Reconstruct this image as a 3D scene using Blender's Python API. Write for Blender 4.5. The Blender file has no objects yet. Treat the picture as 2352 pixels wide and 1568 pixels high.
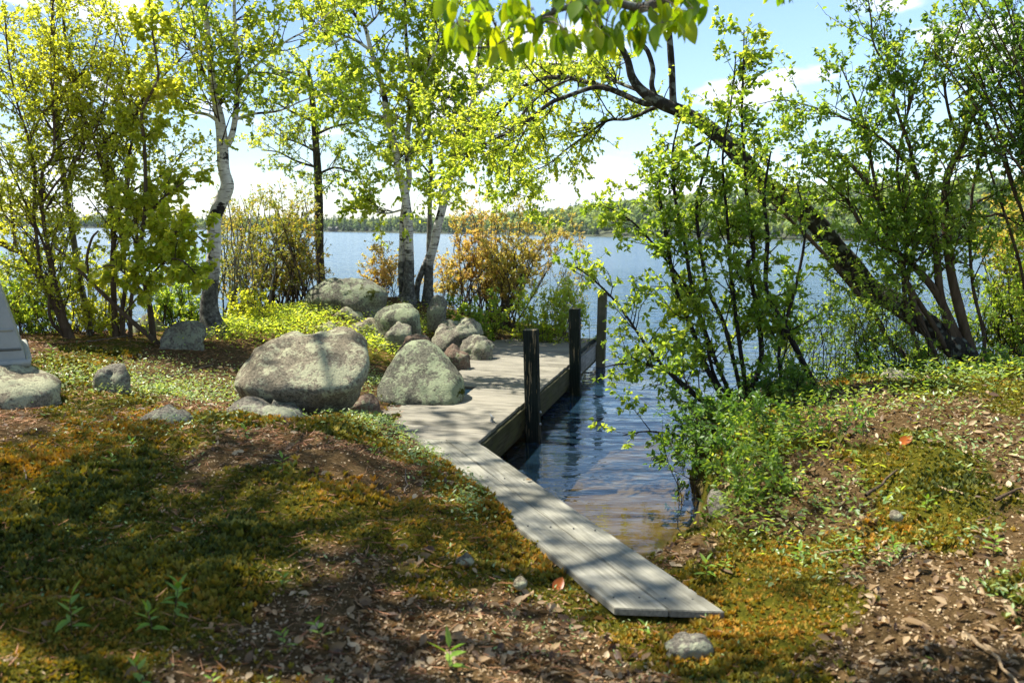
import bpy, bmesh, math
import numpy as np
from mathutils import Vector, Matrix

# ------------------------------------------------------------------ camera, sky, sun, exposure
scene = bpy.context.scene
CAMH = 2.2                      # eye above the lake
FPX = 1960.0                    # focal length in pixels of a 2352 px wide frame
PITCH = math.atan(249.5 / FPX)
ROLL = 0.0155
cp, sp = math.cos(PITCH), math.sin(PITCH)
cr, sr = math.cos(ROLL), math.sin(ROLL)
FWD = np.array([0, cp, -sp]); UP0 = np.array([0, sp, cp]); RT0 = np.array([1.0, 0, 0])
RT = RT0 * cr + UP0 * sr
UPV = UP0 * cr - RT0 * sr
cam = bpy.data.cameras.new('camera')
cam.sensor_width = 36.0
cam.lens = 36.0 * FPX / 2352.0
cam.clip_start = 0.05
cam.clip_end = 20000
cam.dof.use_dof = True
cam.dof.focus_distance = 9.5
cam.dof.aperture_fstop = 2.6
camo = bpy.data.objects.new('camera', cam)
scene.collection.objects.link(camo)
camo.matrix_world = Matrix(((RT[0], UPV[0], -FWD[0], 0), (RT[1], UPV[1], -FWD[1], 0),
                            (RT[2], UPV[2], -FWD[2], CAMH), (0, 0, 0, 1)))
scene.camera = camo

SUN_AZ, SUN_EL = math.radians(-65), math.radians(60)
SUN_DIR = np.array([math.sin(SUN_AZ) * math.cos(SUN_EL), math.cos(SUN_AZ) * math.cos(SUN_EL), math.sin(SUN_EL)])
world = bpy.data.worlds.new('World'); scene.world = world
world.use_nodes = True
nt = world.node_tree; nt.nodes.clear()
def wn(t, **kw):
    n = nt.nodes.new(t)
    for k, v in kw.items(): setattr(n, k, v)
    return n
sky = wn('ShaderNodeTexSky', sky_type='NISHITA', sun_disc=False)
sky.sun_elevation = SUN_EL
sky.sun_rotation = -SUN_AZ
sky.air_density = 1.0; sky.dust_density = 0.1; sky.ozone_density = 3.0
bg = wn('ShaderNodeBackground'); bg.inputs['Strength'].default_value = 0.085
wout = wn('ShaderNodeOutputWorld')
tc = wn('ShaderNodeTexCoord')
sep = wn('ShaderNodeSeparateXYZ'); nt.links.new(tc.outputs['Generated'], sep.inputs[0])
# cumulus: noise over the sky dome, flattened towards the horizon
mp = wn('ShaderNodeMapping'); mp.inputs['Scale'].default_value = (2.2, 2.2, 6.5)
mp.inputs['Location'].default_value = (3.1, 1.7, 0.35)
nt.links.new(tc.outputs['Generated'], mp.inputs[0])
nz = wn('ShaderNodeTexNoise'); nz.inputs['Scale'].default_value = 1.6; nz.inputs['Detail'].default_value = 9
nz.inputs['Roughness'].default_value = 0.52
nt.links.new(mp.outputs[0], nz.inputs[0])
el = wn('ShaderNodeMapRange'); el.inputs[1].default_value = 0.0; el.inputs[2].default_value = 0.35
el.inputs[3].default_value = 0.045; el.inputs[4].default_value = -0.02
nt.links.new(sep.outputs[2], el.inputs[0])
addn = wn('ShaderNodeMath', operation='ADD'); nt.links.new(nz.outputs[0], addn.inputs[0]); nt.links.new(el.outputs[0], addn.inputs[1])
cl = wn('ShaderNodeMapRange', interpolation_type='SMOOTHSTEP'); cl.inputs[1].default_value = 0.555; cl.inputs[2].default_value = 0.625
nt.links.new(addn.outputs[0], cl.inputs[0])
clcol = wn('ShaderNodeMapRange'); clcol.inputs[1].default_value = 0.55; clcol.inputs[2].default_value = 0.85
clcol.inputs[3].default_value = 6.5; clcol.inputs[4].default_value = 8.5
nt.links.new(addn.outputs[0], clcol.inputs[0])
comb = wn('ShaderNodeVectorMath', operation='SCALE'); comb.inputs[0].default_value = (0.93, 1.0, 1.08); nt.links.new(clcol.outputs[0], comb.inputs['Scale'])
for i in range(3): pass
mixc = wn('ShaderNodeMix', data_type='RGBA')
nt.links.new(cl.outputs[0], mixc.inputs['Factor']); nt.links.new(sky.outputs[0], mixc.inputs['A']); nt.links.new(comb.outputs[0], mixc.inputs['B'])
nt.links.new(mixc.outputs['Result'], bg.inputs['Color']); nt.links.new(bg.outputs[0], wout.inputs[0])

sun = bpy.data.lights.new('sun', 'SUN'); sun.energy = 5.0; sun.angle = math.radians(0.55); sun.color = (1.0, 0.95, 0.86)
suno = bpy.data.objects.new('sun', sun); scene.collection.objects.link(suno)
suno.rotation_euler = Vector(SUN_DIR).to_track_quat('Z', 'Y').to_euler()
scene.view_settings.view_transform = 'Standard'; scene.view_settings.look = 'None'
scene.view_settings.gamma = 1.0; scene.view_settings.exposure = 1.3
scene.render.engine = 'CYCLES'
scene.cycles.max_bounces = 10; scene.cycles.diffuse_bounces = 4; scene.cycles.transmission_bounces = 8
scene.cycles.transparent_max_bounces = 8; scene.cycles.glossy_bounces = 3
scene.cycles.caustics_reflective = False; scene.cycles.caustics_refractive = False
scene.cycles.sample_clamp_indirect = 8.0
scene.cycles.use_denoising = True

# ------------------------------------------------------------------ helpers
rng = np.random.default_rng(11)
COL = scene.collection

def ray(px, py):
    return FWD * FPX + RT * (px - 1176) + UPV * (784 - py)
def W(px, py, z):
    """where the line of sight through a photo pixel meets the level z"""
    d = ray(px, py); t = (z - CAMH) / d[2]
    return np.array([0, 0, CAMH]) + d * t
def D(px, py, y):
    """where that line of sight reaches the distance y"""
    d = ray(px, py); return np.array([0, 0, CAMH]) + d * (y / d[1])

def _h(i, j, k):
    n = (i * 374761393 + j * 668265263 + k * 2147483647 + 1013904223) & 0xFFFFFFFF
    n = ((n ^ (n >> 13)) * 1274126177) & 0xFFFFFFFF
    n = ((n ^ (n >> 16)) * 2246822519) & 0xFFFFFFFF
    return ((n ^ (n >> 15)) & 0xFFFFFF) / float(0xFFFFFF)
def vnoise(p):
    p = np.asarray(p, float); f = np.floor(p); t = p - f; t = t * t * (3 - 2 * t)
    i = f.astype(np.int64); o = 0
    for a in (0, 1):
        wa = t[:, 0] if a else 1 - t[:, 0]
        for b in (0, 1):
            wb = t[:, 1] if b else 1 - t[:, 1]
            for c in (0, 1):
                wc = t[:, 2] if c else 1 - t[:, 2]
                o = o + wa * wb * wc * _h(i[:, 0] + a, i[:, 1] + b, i[:, 2] + c)
    return o * 2 - 1
def fbm(p, oct=4, gain=0.5):
    p = np.asarray(p, float); s = 0; a = 1.0; q = p.copy()
    for _ in range(oct):
        s = s + a * vnoise(q); q = q * 2.03 + 7.7; a *= gain
    return s
def fbm2(x, y, sc, oct=3, seed=0.0):
    return fbm(np.stack([x * sc, y * sc, np.full_like(x, seed)], -1), oct)
def unit(v):
    return v / np.maximum(np.linalg.norm(v, axis=-1, keepdims=True), 1e-9)

def link(name, data, parent=None, loc=None):
    o = bpy.data.objects.new(name, data); COL.objects.link(o)
    if parent is not None: o.parent = parent
    if loc is not None: o.location = loc
    return o
def tag(o, label=None, cat=None, group=None, kind=None):
    if label: o['label'] = label
    if cat: o['category'] = cat
    if group: o['group'] = group
    if kind: o['kind'] = kind
    return o
def thing(name, label, cat, loc=(0, 0, 0), group=None, rotz=0.0):
    o = link(name, None, None, tuple(loc)); o.rotation_euler = (0, 0, rotz); o.empty_display_size = 0.1
    return tag(o, label, cat, group)

def mesh(name, verts, faces, mat, v=None, smooth=False):
    """verts (n,3); faces (m,3) or (m,4) array; v = per-vertex shade value"""
    me = bpy.data.meshes.new(name)
    verts = np.ascontiguousarray(verts, dtype=np.float32); faces = np.ascontiguousarray(faces, dtype=np.int32)
    k = faces.shape[1]; m = len(faces)
    me.vertices.add(len(verts)); me.vertices.foreach_set('co', verts.ravel())
    me.loops.add(m * k); me.loops.foreach_set('vertex_index', faces.ravel())
    me.polygons.add(m); me.polygons.foreach_set('loop_start', np.arange(0, m * k, k, dtype=np.int32))
    if smooth: me.polygons.foreach_set('use_smooth', np.ones(m, dtype=bool))
    if v is not None:
        a = me.attributes.new('v', 'FLOAT', 'POINT'); a.data.foreach_set('value', np.ascontiguousarray(v, dtype=np.float32))
    me.update(calc_edges=True)
    me.materials.append(mat)
    return me

# ------------------------------------------------------------------ materials
def newmat(name):
    m = bpy.data.materials.new(name); m.use_nodes = True
    return m, m.node_tree, m.node_tree.nodes['Principled BSDF'], m.node_tree.nodes['Material Output']
def N(t, kind, **kw):
    n = t.nodes.new(kind)
    for k, val in kw.items(): setattr(n, k, val)
    return n
def ramp(t, stops, fac=None):
    r = N(t, 'ShaderNodeValToRGB'); e = r.color_ramp.elements
    while len(e) < len(stops): e.new(0.5)
    for el_, (p, c) in zip(e, stops):
        el_.position = p; el_.color = (c[0], c[1], c[2], 1)
    if fac is not None: t.links.new(fac, r.inputs[0])
    return r
def noise(t, scale, detail=4, rough=0.55, vec=None, mapscale=None, obj=None):
    n = N(t, 'ShaderNodeTexNoise'); n.inputs['Scale'].default_value = scale
    n.inputs['Detail'].default_value = detail; n.inputs['Roughness'].default_value = rough
    if vec is None: vec = N(t, 'ShaderNodeTexCoord').outputs['Object']
    if mapscale is not None:
        mp_ = N(t, 'ShaderNodeMapping'); mp_.inputs['Scale'].default_value = mapscale
        t.links.new(vec, mp_.inputs[0]); vec = mp_.outputs[0]
    t.links.new(vec, n.inputs['Vector'])
    return n
def mixrgb(t, fac, a, b, mode='MIX'):
    m = N(t, 'ShaderNodeMix', data_type='RGBA', blend_type=mode)
    for s, val in (('Factor', fac), ('A', a), ('B', b)):
        if isinstance(val, bpy.types.NodeSocket): t.links.new(val, m.inputs[s])
        elif isinstance(val, (int, float)): m.inputs[s].default_value = val
        else: m.inputs[s].default_value = (val[0], val[1], val[2], 1)
    return m.outputs['Result']
def bump(t, bsdf, height, strength=0.5, dist=0.02):
    b = N(t, 'ShaderNodeBump'); b.inputs['Strength'].default_value = strength; b.inputs['Distance'].default_value = dist
    t.links.new(height, b.inputs['Height']); t.links.new(b.outputs[0], bsdf.inputs['Normal'])
    return b
def attr(t, name='v'):
    return N(t, 'ShaderNodeAttribute', attribute_name=name).outputs['Fac']

def leafmat(name, c0, c1, c2, trans=0.5, tint=(1.5, 1.25, 0.45), rough=0.42, objrand=False):
    m, t, b, out = newmat(name)
    if objrand: fac = N(t, 'ShaderNodeObjectInfo').outputs['Random']
    else: fac = attr(t)
    r = ramp(t, [(0.0, c0), (0.5, c1), (1.0, c2)], fac)
    t.links.new(r.outputs[0], b.inputs['Base Color'])
    b.inputs['Roughness'].default_value = rough; b.inputs['Specular IOR Level'].default_value = 0.45
    tr = N(t, 'ShaderNodeBsdfTranslucent')
    t.links.new(mixrgb(t, 1.0, r.outputs[0], tint, 'MULTIPLY'), tr.inputs['Color'])
    mx = N(t, 'ShaderNodeMixShader'); mx.inputs[0].default_value = trans
    t.links.new(b.outputs[0], mx.inputs[1]); t.links.new(tr.outputs[0], mx.inputs[2]); t.links.new(mx.outputs[0], out.inputs[0])
    return m
T2 = (2.1, 1.8, 0.75)
M = {}
M['leaf_yellow'] = leafmat('leaf_yellow', (0.25, 0.335, 0.045), (0.335, 0.40, 0.06), (0.44, 0.47, 0.09), 0.72, T2)
M['leaf_birch'] = leafmat('leaf_birch', (0.19, 0.30, 0.04), (0.28, 0.375, 0.06), (0.40, 0.455, 0.09), 0.70, T2)
M['leaf_green'] = leafmat('leaf_green', (0.10, 0.20, 0.03), (0.19, 0.30, 0.045), (0.34, 0.41, 0.07), 0.62, T2)
M['leaf_deep'] = leafmat('leaf_deep', (0.055, 0.13, 0.022), (0.10, 0.20, 0.03), (0.19, 0.28, 0.04), 0.5, T2)
M['leaf_orange'] = leafmat('leaf_orange', (0.32, 0.36, 0.05), (0.52, 0.43, 0.10), (0.60, 0.36, 0.16), 0.5, (1.55, 1.5, 0.9))
M['leaf_thicket'] = leafmat('leaf_thicket', (0.17, 0.24, 0.035), (0.32, 0.34, 0.05), (0.50, 0.32, 0.09), 0.5, (1.6, 1.5, 0.7))
M['leaf_big'] = leafmat('leaf_big', (0.09, 0.20, 0.012), (0.17, 0.29, 0.015), (0.27, 0.36, 0.018), 0.62, (2.2, 1.8, 0.35), 0.36, objrand=True)
M['leaf_young'] = leafmat('leaf_young', (0.18, 0.29, 0.02), (0.28, 0.38, 0.03), (0.40, 0.44, 0.05), 0.70, T2, 0.38, objrand=True)
M['leaf_ground'] = leafmat('leaf_ground', (0.10, 0.20, 0.05), (0.21, 0.33, 0.11), (0.38, 0.46, 0.20), 0.45, (1.5, 1.35, 0.5), 0.35)
M['moss'] = leafmat('moss', (0.055, 0.075, 0.006), (0.215, 0.19, 0.014), (0.42, 0.215, 0.02), 0.3, (1.3, 1.1, 0.5), 0.8)
M['litter'] = leafmat('litter', (0.08, 0.040, 0.016), (0.26, 0.165, 0.070), (0.50, 0.38, 0.22), 0.2, (1.3, 1.0, 0.7), 0.6)
M['needles'] = leafmat('needles', (0.20, 0.07, 0.025), (0.33, 0.14, 0.05), (0.42, 0.25, 0.11), 0.1, (1.2, 1.0, 0.7), 0.6)
M['grass'] = leafmat('grass', (0.11, 0.25, 0.025), (0.19, 0.34, 0.04), (0.30, 0.42, 0.06), 0.45, (1.4, 1.25, 0.5))
M['far_leaf'] = leafmat('far_leaf', (0.024, 0.062, 0.022), (0.14, 0.22, 0.04), (0.32, 0.39, 0.07), 0.3, (1.3, 1.2, 0.6), 0.8)

def barkmat(name, dark, light, scale=9, stretch=(1, 1, 0.18), bstr=0.8, lichen=0.0):
    m, t, b, out = newmat(name)
    n = noise(t, scale, 6, 0.65, mapscale=stretch)
    n2 = noise(t, 3.0, 3)
    f = mixrgb(t, 0.35, n.outputs[0], n2.outputs[0])
    r = ramp(t, [(0.32, dark), (0.68, light)], f)
    c = r.outputs[0]
    if lichen:
        n3 = noise(t, 14, 5); r3 = ramp(t, [(0.52, (0, 0, 0)), (0.62, (1, 1, 1))], n3.outputs[0])
        c = mixrgb(t, r3.outputs[0], c, mixrgb(t, lichen, c, (0.30, 0.33, 0.27)))
    t.links.new(c, b.inputs['Base Color']); b.inputs['Roughness'].default_value = 0.95; b.inputs['Specular IOR Level'].default_value = 0.08
    bump(t, b, n.outputs[0], bstr, 0.02)
    return m
M['bark_dark'] = barkmat('bark_dark', (0.022, 0.018, 0.014), (0.10, 0.085, 0.065), 22, (1, 1, 0.2), 1.0, 0.25)
M['bark_brown'] = barkmat('bark_brown', (0.038, 0.024, 0.014), (0.15, 0.108, 0.07), 20, (1, 1, 0.15))
M['bark_grey'] = barkmat('bark_grey', (0.06, 0.053, 0.045), (0.24, 0.22, 0.19), 14, (1, 1, 0.5), 0.6, 0.8)
M['bark_lichen'] = barkmat('bark_lichen', (0.012, 0.010, 0.008), (0.060, 0.052, 0.040), 18, (1, 1, 0.5), 1.0, 0.45)
M['twig'] = barkmat('twig', (0.035, 0.024, 0.016), (0.11, 0.08, 0.055), 20, (1, 1, 1), 0.2)
M['twig_grey'] = barkmat('twig_grey', (0.08, 0.065, 0.052), (0.22, 0.18, 0.145), 20, (1, 1, 1), 0.2)
M['twig_dark'] = barkmat('twig_dark', (0.012, 0.010, 0.009), (0.045, 0.038, 0.032), 20, (1, 1, 1), 0.2)

def birchmat():
    m, t, b, out = newmat('birch_bark')
    co = N(t, 'ShaderNodeTexCoord').outputs['Object']
    n = noise(t, 5.0, 5, 0.6, co, (1.4, 1.4, 9.0))              # thin lenticels round the stem
    lent = ramp(t, [(0.56, (0, 0, 0)), (0.62, (1, 1, 1))], n.outputs[0])
    n2 = noise(t, 3.2, 4, 0.6, co, (1.3, 1.3, 1.7))             # torn black scars
    scar = ramp(t, [(0.545, (0, 0, 0)), (0.585, (1, 1, 1))], n2.outputs[0])
    n3 = noise(t, 11, 6, 0.7)
    tone = ramp(t, [(0.3, (0.42, 0.38, 0.32)), (0.7, (0.74, 0.71, 0.65))], n3.outputs[0])
    c = mixrgb(t, lent.outputs[0], tone.outputs[0], (0.16, 0.13, 0.11))
    c = mixrgb(t, scar.outputs[0], c, (0.028, 0.024, 0.022))
    # old rough dark bark with lichen near the foot
    sepz = N(t, 'ShaderNodeSeparateXYZ'); t.links.new(co, sepz.inputs[0])
    mr = N(t, 'ShaderNodeMapRange'); mr.inputs[1].default_value = 0.25; mr.inputs[2].default_value = 1.15
    mr.inputs[3].default_value = 0.62; mr.inputs[4].default_value = 0.0; t.links.new(sepz.outputs[2], mr.inputs[0])
    ad = N(t, 'ShaderNodeMath', operation='ADD'); t.links.new(mr.outputs[0], ad.inputs[0]); t.links.new(n2.outputs[0], ad.inputs[1])
    old = ramp(t, [(0.66, (0, 0, 0)), (0.84, (1, 1, 1))], ad.outputs[0])
    n4 = noise(t, 16, 6, 0.7)
    oldc = ramp(t, [(0.35, (0.02, 0.018, 0.016)), (0.55, (0.12, 0.115, 0.10)), (0.7, (0.33, 0.34, 0.28))], n4.outputs[0])
    c = mixrgb(t, old.outputs[0], c, oldc.outputs[0])
    t.links.new(c, b.inputs['Base Color']); b.inputs['Roughness'].default_value = 0.85; b.inputs['Specular IOR Level'].default_value = 0.15
    bump(t, b, n4.outputs[0], 0.5, 0.015)
    return m
M['birch'] = birchmat()

def rockmat(name, base0, base1, lich, lich_amt, moss=0.0, dark=0.5):
    m, t, b, out = newmat(name)
    co = N(t, 'ShaderNodeTexCoord').outputs['Object']
    n1 = noise(t, 2.2, 6, 0.6, co); n2 = noise(t, 48, 4, 0.75, co); n3 = noise(t, 3.6, 8, 0.72, co); n4 = noise(t, 26, 5, 0.7, co)
    c = ramp(t, [(0.3, base0), (0.7, base1)], n1.outputs[0]).outputs[0]
    sp_ = ramp(t, [(0.36, (0.18, 0.17, 0.15)), (0.48, (0.9, 0.9, 0.9)), (0.66, (1.7, 1.65, 1.55))], n2.outputs[0])
    c = mixrgb(t, 0.75, c, sp_.outputs[0], 'MULTIPLY')
    lm = N(t, 'ShaderNodeMath', operation='ADD'); t.links.new(n3.outputs[0], lm.inputs[0])
    hm = N(t, 'ShaderNodeMath', operation='MULTIPLY_ADD'); t.links.new(n4.outputs[0], hm.inputs[0]); hm.inputs[1].default_value = 0.55; hm.inputs[2].default_value = -0.275
    t.links.new(hm.outputs[0], lm.inputs[1])
    lr = ramp(t, [(0.57 - 0.16 * lich_amt, (0, 0, 0)), (0.64 - 0.16 * lich_amt, (1, 1, 1))], lm.outputs[0])
    c = mixrgb(t, mixrgb(t, 1.0, lr.outputs[0], (0.85, 0.85, 0.85), 'MULTIPLY'), c, lich)
    n5 = noise(t, 9, 6, 0.7, co); dr = ramp(t, [(0.60, (0, 0, 0)), (0.70, (1, 1, 1))], n5.outputs[0])
    c = mixrgb(t, mixrgb(t, 1.0, dr.outputs[0], (dark, dark, dark), 'MULTIPLY'), c, (0.055, 0.055, 0.05))
    if moss:
        n6 = noise(t, 3.1, 5, 0.65, co); mr_ = ramp(t, [(0.66 - 0.1 * moss, (0, 0, 0)), (0.70 - 0.1 * moss, (1, 1, 1))], n6.outputs[0])
        c = mixrgb(t, mr_.outputs[0], c, (0.05, 0.055, 0.008))
    t.links.new(c, b.inputs['Base Color']); b.inputs['Roughness'].default_value = 0.95; b.inputs['Specular IOR Level'].default_value = 0.06
    bump(t, b, mixrgb(t, 0.5, n4.outputs[0], n2.outputs[0]), 1.0, 0.03)
    return m
M['rock_pale'] = rockmat('rock_pale', (0.13, 0.112, 0.078), (0.24, 0.21, 0.15), (0.38, 0.38, 0.24), 0.5)
M['rock_green'] = rockmat('rock_green', (0.085, 0.085, 0.065), (0.16, 0.155, 0.115), (0.27, 0.305, 0.185), 0.62, 0.25)
M['rock_grey'] = rockmat('rock_grey', (0.11, 0.10, 0.078), (0.22, 0.20, 0.16), (0.29, 0.30, 0.20), 0.5, 0.1, 0.8)
M['rock_pink'] = rockmat('rock_pink', (0.12, 0.083, 0.06), (0.20, 0.15, 0.115), (0.24, 0.25, 0.16), 0.2, 0.3)
M['rock_moss'] = rockmat('rock_moss', (0.095, 0.09, 0.07), (0.18, 0.17, 0.135), (0.27, 0.30, 0.19), 0.55, 0.55)

def woodmat(name, c0, c1, green=0.0, wear=0.0, gap=0.0):
    m, t, b, out = newmat(name)
    co = N(t, 'ShaderNodeTexCoord').outputs['Object']
    oi = N(t, 'ShaderNodeObjectInfo')
    av = N(t, 'ShaderNodeVectorMath', operation='MULTIPLY_ADD'); av.inputs[1].default_value = (1, 1, 1)
    cx = N(t, 'ShaderNodeCombineXYZ'); sc_ = N(t, 'ShaderNodeMath', operation='MULTIPLY'); sc_.inputs[1].default_value = 37.0
    t.links.new(oi.outputs['Random'], sc_.inputs[0]); t.links.new(sc_.outputs[0], cx.inputs[0]); t.links.new(sc_.outputs[0], cx.inputs[2])
    t.links.new(co, av.inputs[0]); t.links.new(cx.outputs[0], av.inputs[2])
    n1 = noise(t, 9, 6, 0.65, av.outputs[0], (0.35, 7, 5)); n2 = noise(t, 2.0, 4, 0.6, av.outputs[0])
    c = ramp(t, [(0.3, c0), (0.7, c1)], n1.outputs[0]).outputs[0]
    sc2 = ramp(t, [(0.3, (0.55, 0.55, 0.53)), (0.5, (0.95, 0.95, 0.94)), (0.75, (1.15, 1.14, 1.1))], n2.outputs[0]); c = mixrgb(t, 1.0, c, sc2.outputs[0], 'MULTIPLY')
    rr = ramp(t, [(0, (0.86, 0.86, 0.85)), (1, (1.1, 1.09, 1.07))], oi.outputs['Random']); c = mixrgb(t, 1.0, c, rr.outputs[0], 'MULTIPLY')
    if green:
        n3 = noise(t, 2.6, 5, 0.65, av.outputs[0], (1, 1, 2)); gr = ramp(t, [(0.42, (0, 0, 0)), (0.62, (green, green, green))], n3.outputs[0])
        c = mixrgb(t, gr.outputs[0], c, (0.075, 0.078, 0.03))
    if wear:
        n4 = noise(t, 10, 5, 0.7, av.outputs[0], (0.25, 3, 3)); wr = ramp(t, [(0.57, (0, 0, 0)), (0.61, (wear, wear, wear))], n4.outputs[0])
        c = mixrgb(t, wr.outputs[0], c, (0.22, 0.17, 0.10))
    t.links.new(c, b.inputs['Base Color']); b.inputs['Roughness'].default_value = 0.95; b.inputs['Specular IOR Level'].default_value = 0.04
    bump(t, b, n1.outputs[0], 0.45, 0.006)
    return m
M['deck'] = woodmat('deck', (0.15, 0.138, 0.110), (0.30, 0.28, 0.23))
M['plank'] = woodmat('plank', (0.15, 0.145, 0.112), (0.31, 0.30, 0.25))
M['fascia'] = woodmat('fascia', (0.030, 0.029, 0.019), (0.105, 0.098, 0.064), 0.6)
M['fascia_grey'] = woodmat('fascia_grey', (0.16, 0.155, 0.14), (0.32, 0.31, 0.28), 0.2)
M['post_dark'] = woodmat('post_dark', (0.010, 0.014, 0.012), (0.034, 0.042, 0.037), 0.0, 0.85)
M['post_grey'] = woodmat('post_grey', (0.09, 0.08, 0.06), (0.20, 0.185, 0.145), 0.6)

def plainmat(name, c, rough=0.6, metal=0.0, nscale=8, amt=0.25, bstr=0.1):
    m, t, b, out = newmat(name)
    n = noise(t, nscale, 5, 0.6)
    lo = tuple(x * (1 - amt) for x in c); hi = tuple(min(1, x * (1 + amt)) for x in c)
    r = ramp(t, [(0.3, lo), (0.7, hi)], n.outputs[0]); t.links.new(r.outputs[0], b.inputs['Base Color'])
    b.inputs['Roughness'].default_value = rough; b.inputs['Metallic'].default_value = metal
    if bstr: bump(t, b, n.outputs[0], bstr, 0.01)
    return m
M['steel'] = plainmat('steel', (0.30, 0.31, 0.31), 0.45, 0.9, 30)
M['hull'] = plainmat('hull', (0.27, 0.275, 0.24), 0.5, 0.0, 5, 0.12, 0.05)
M['hull_dark'] = plainmat('hull_dark', (0.10, 0.10, 0.085), 0.6, 0.0, 6, 0.3)
M['straw'] = woodmat('straw', (0.22, 0.15, 0.08), (0.42, 0.31, 0.19))
M['orange_leaf'] = leafmat('orange_leaf', (0.42, 0.10, 0.015), (0.48, 0.13, 0.02), (0.5, 0.16, 0.03), 0.45, (1.8, 1.3, 0.6), 0.4)
# ------------------------------------------------------------------ ground: one sheet of land, shore and lake bed
YS = FPX / 1829.3
LAND = np.array([(-1.5, 2.5, .62), (-3.5, 2.5, .70), (0, 2.3, .50), (1, 2.3, .46), (2, 2.5, .52), (3.5, 3, .72),
    (-.2, 3.5, .46), (.25, 3.5, .35), (.7, 3.3, .355), (1.05, 3.4, .385), (1.3, 3.9, .42), (.55, 4.2, .31),
    (-.6, 4.2, .60), (-1.5, 4.2, .71), (-3, 4.2, .74), (-5, 4, .85), (-.52, 5.6, .50), (-.25, 5.0, .47), (-.05, 4.5, .39), (.15, 4.0, .345), (-.9, 5.3, .67), (-.75, 6.1, .49), (-1.7, 5.6, .75), (-3, 5.8, .76),
    (-4.5, 6, .85), (-1.0, 6.4, .52), (-1.3, 6.5, .61), (-2, 6.6, .62), (-1.5, 7.5, .43), (-2.2, 7.3, .54), (-2.8, 7.6, .60), (-4, 8, .72),
    (-5.5, 8.3, .86), (-1.5, 8.6, .44), (-2.2, 9, .60), (-3.2, 9.3, .72), (-4.2, 10, .80), (-5.4, 9.8, .82), (-7, 9, .88),
    (-1.6, 10.5, .52), (-2.5, 11, .78), (-3.6, 12, .88), (-1.6, 12, .62), (-2.6, 13, 1.02), (-1.8, 13.6, 1.04), (-3.2, 15, .85), (-.9, 13.2, .50),
    (-.2, 14.2, .40), (.8, 14.0, .25), (-2, 15.8, .6), (-4.4, 12.5, .7),
    (1.6, 5.4, .55), (1.9, 6.2, .62), (2, 7, .60), (2.3, 7.6, .60), (1.7, 4.4, .46), (2.5, 5.5, .78), (3, 7, .85), (4.2, 7.5, .93),
    (4, 5, .90), (5.5, 6, 1.05), (3, 4, .70), (5.5, 8.5, .85), (3, 8.5, .6), (8, 7, 1.1), (6, 3, 1.0),
    (-12, 5, 1.2), (12, 5, 1.3), (-10, -5, 1), (10, -5, 1.2), (0, -5, .7), (-12, 10, .8), (-1, 1, .6), (1, 1, .52)])
LAND[:, 1] *= YS
SHORE = np.array([(-40, -30), (-40, 9.5), (-8, 10.9), (-6, 11.4), (-5.1, 12.3), (-4.9, 14.3), (-4.3, 16.0), (-2.6, 16.6), (-0.9, 16.0), (.6, 15.2),
    (1.3, 14.6), (1.1, 13.75), (.2, 13.45), (-.8, 13.0), (-1.3, 12), (-1.35, 10.5), (-1.15, 9), (-.95, 7.8), (-.95, 7.0), (-.62, 6.55),
    (-.18, 5.7), (.20, 4.95), (.50, 4.5), (.85, 4.55), (1.1, 4.95), (1.38, 5.2), (1.5, 6.1), (1.7, 7.2), (1.85, 7.9), (2.3, 8.6),
    (3.2, 9.0), (4.5, 9.35), (6.5, 9.5), (10, 9.9), (40, 10), (40, -30)], float)
SHORE[:, 1] *= YS

def tps_fit(P, lam=0.02):
    n = len(P); X = P[:, :2]
    r2 = ((X[:, None] - X[None]) ** 2).sum(-1); K = 0.5 * r2 * np.log(r2 + 1e-9)
    A = np.zeros((n + 3, n + 3)); A[:n, :n] = K + lam * np.eye(n)
    A[:n, n] = 1; A[:n, n + 1:] = X; A[n, :n] = 1; A[n + 1:, :n] = X.T
    return np.linalg.solve(A, np.r_[P[:, 2], 0, 0, 0])
TPSC = tps_fit(LAND)
def tps(x, y):
    o = np.empty_like(x)
    for s in range(0, len(x), 20000):
        xs, ys = x[s:s + 20000], y[s:s + 20000]
        r2 = (xs[:, None] - LAND[None, :, 0]) ** 2 + (ys[:, None] - LAND[None, :, 1]) ** 2
        o[s:s + 20000] = (0.5 * r2 * np.log(r2 + 1e-9)) @ TPSC[:-3] + TPSC[-3] + xs * TPSC[-2] + ys * TPSC[-1]
    return o
def shore_sd(x, y):
    """signed distance to the shoreline, positive on land"""
    d = np.full(len(x), 1e9); ins = np.zeros(len(x), bool); n = len(SHORE)
    for i in range(n):
        a, b = SHORE[i], SHORE[(i + 1) % n]; ab = b - a
        t = np.clip(((x - a[0]) * ab[0] + (y - a[1]) * ab[1]) / (ab @ ab), 0, 1)
        d = np.minimum(d, np.hypot(x - a[0] - t * ab[0], y - a[1] - t * ab[1]))
        c = (a[1] > y) != (b[1] > y)
        ins ^= c & (x < (b[0] - a[0]) * (y - a[1]) / (b[1] - a[1] + 1e-12) + a[0])
    return np.where(ins, d, -d)
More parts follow.
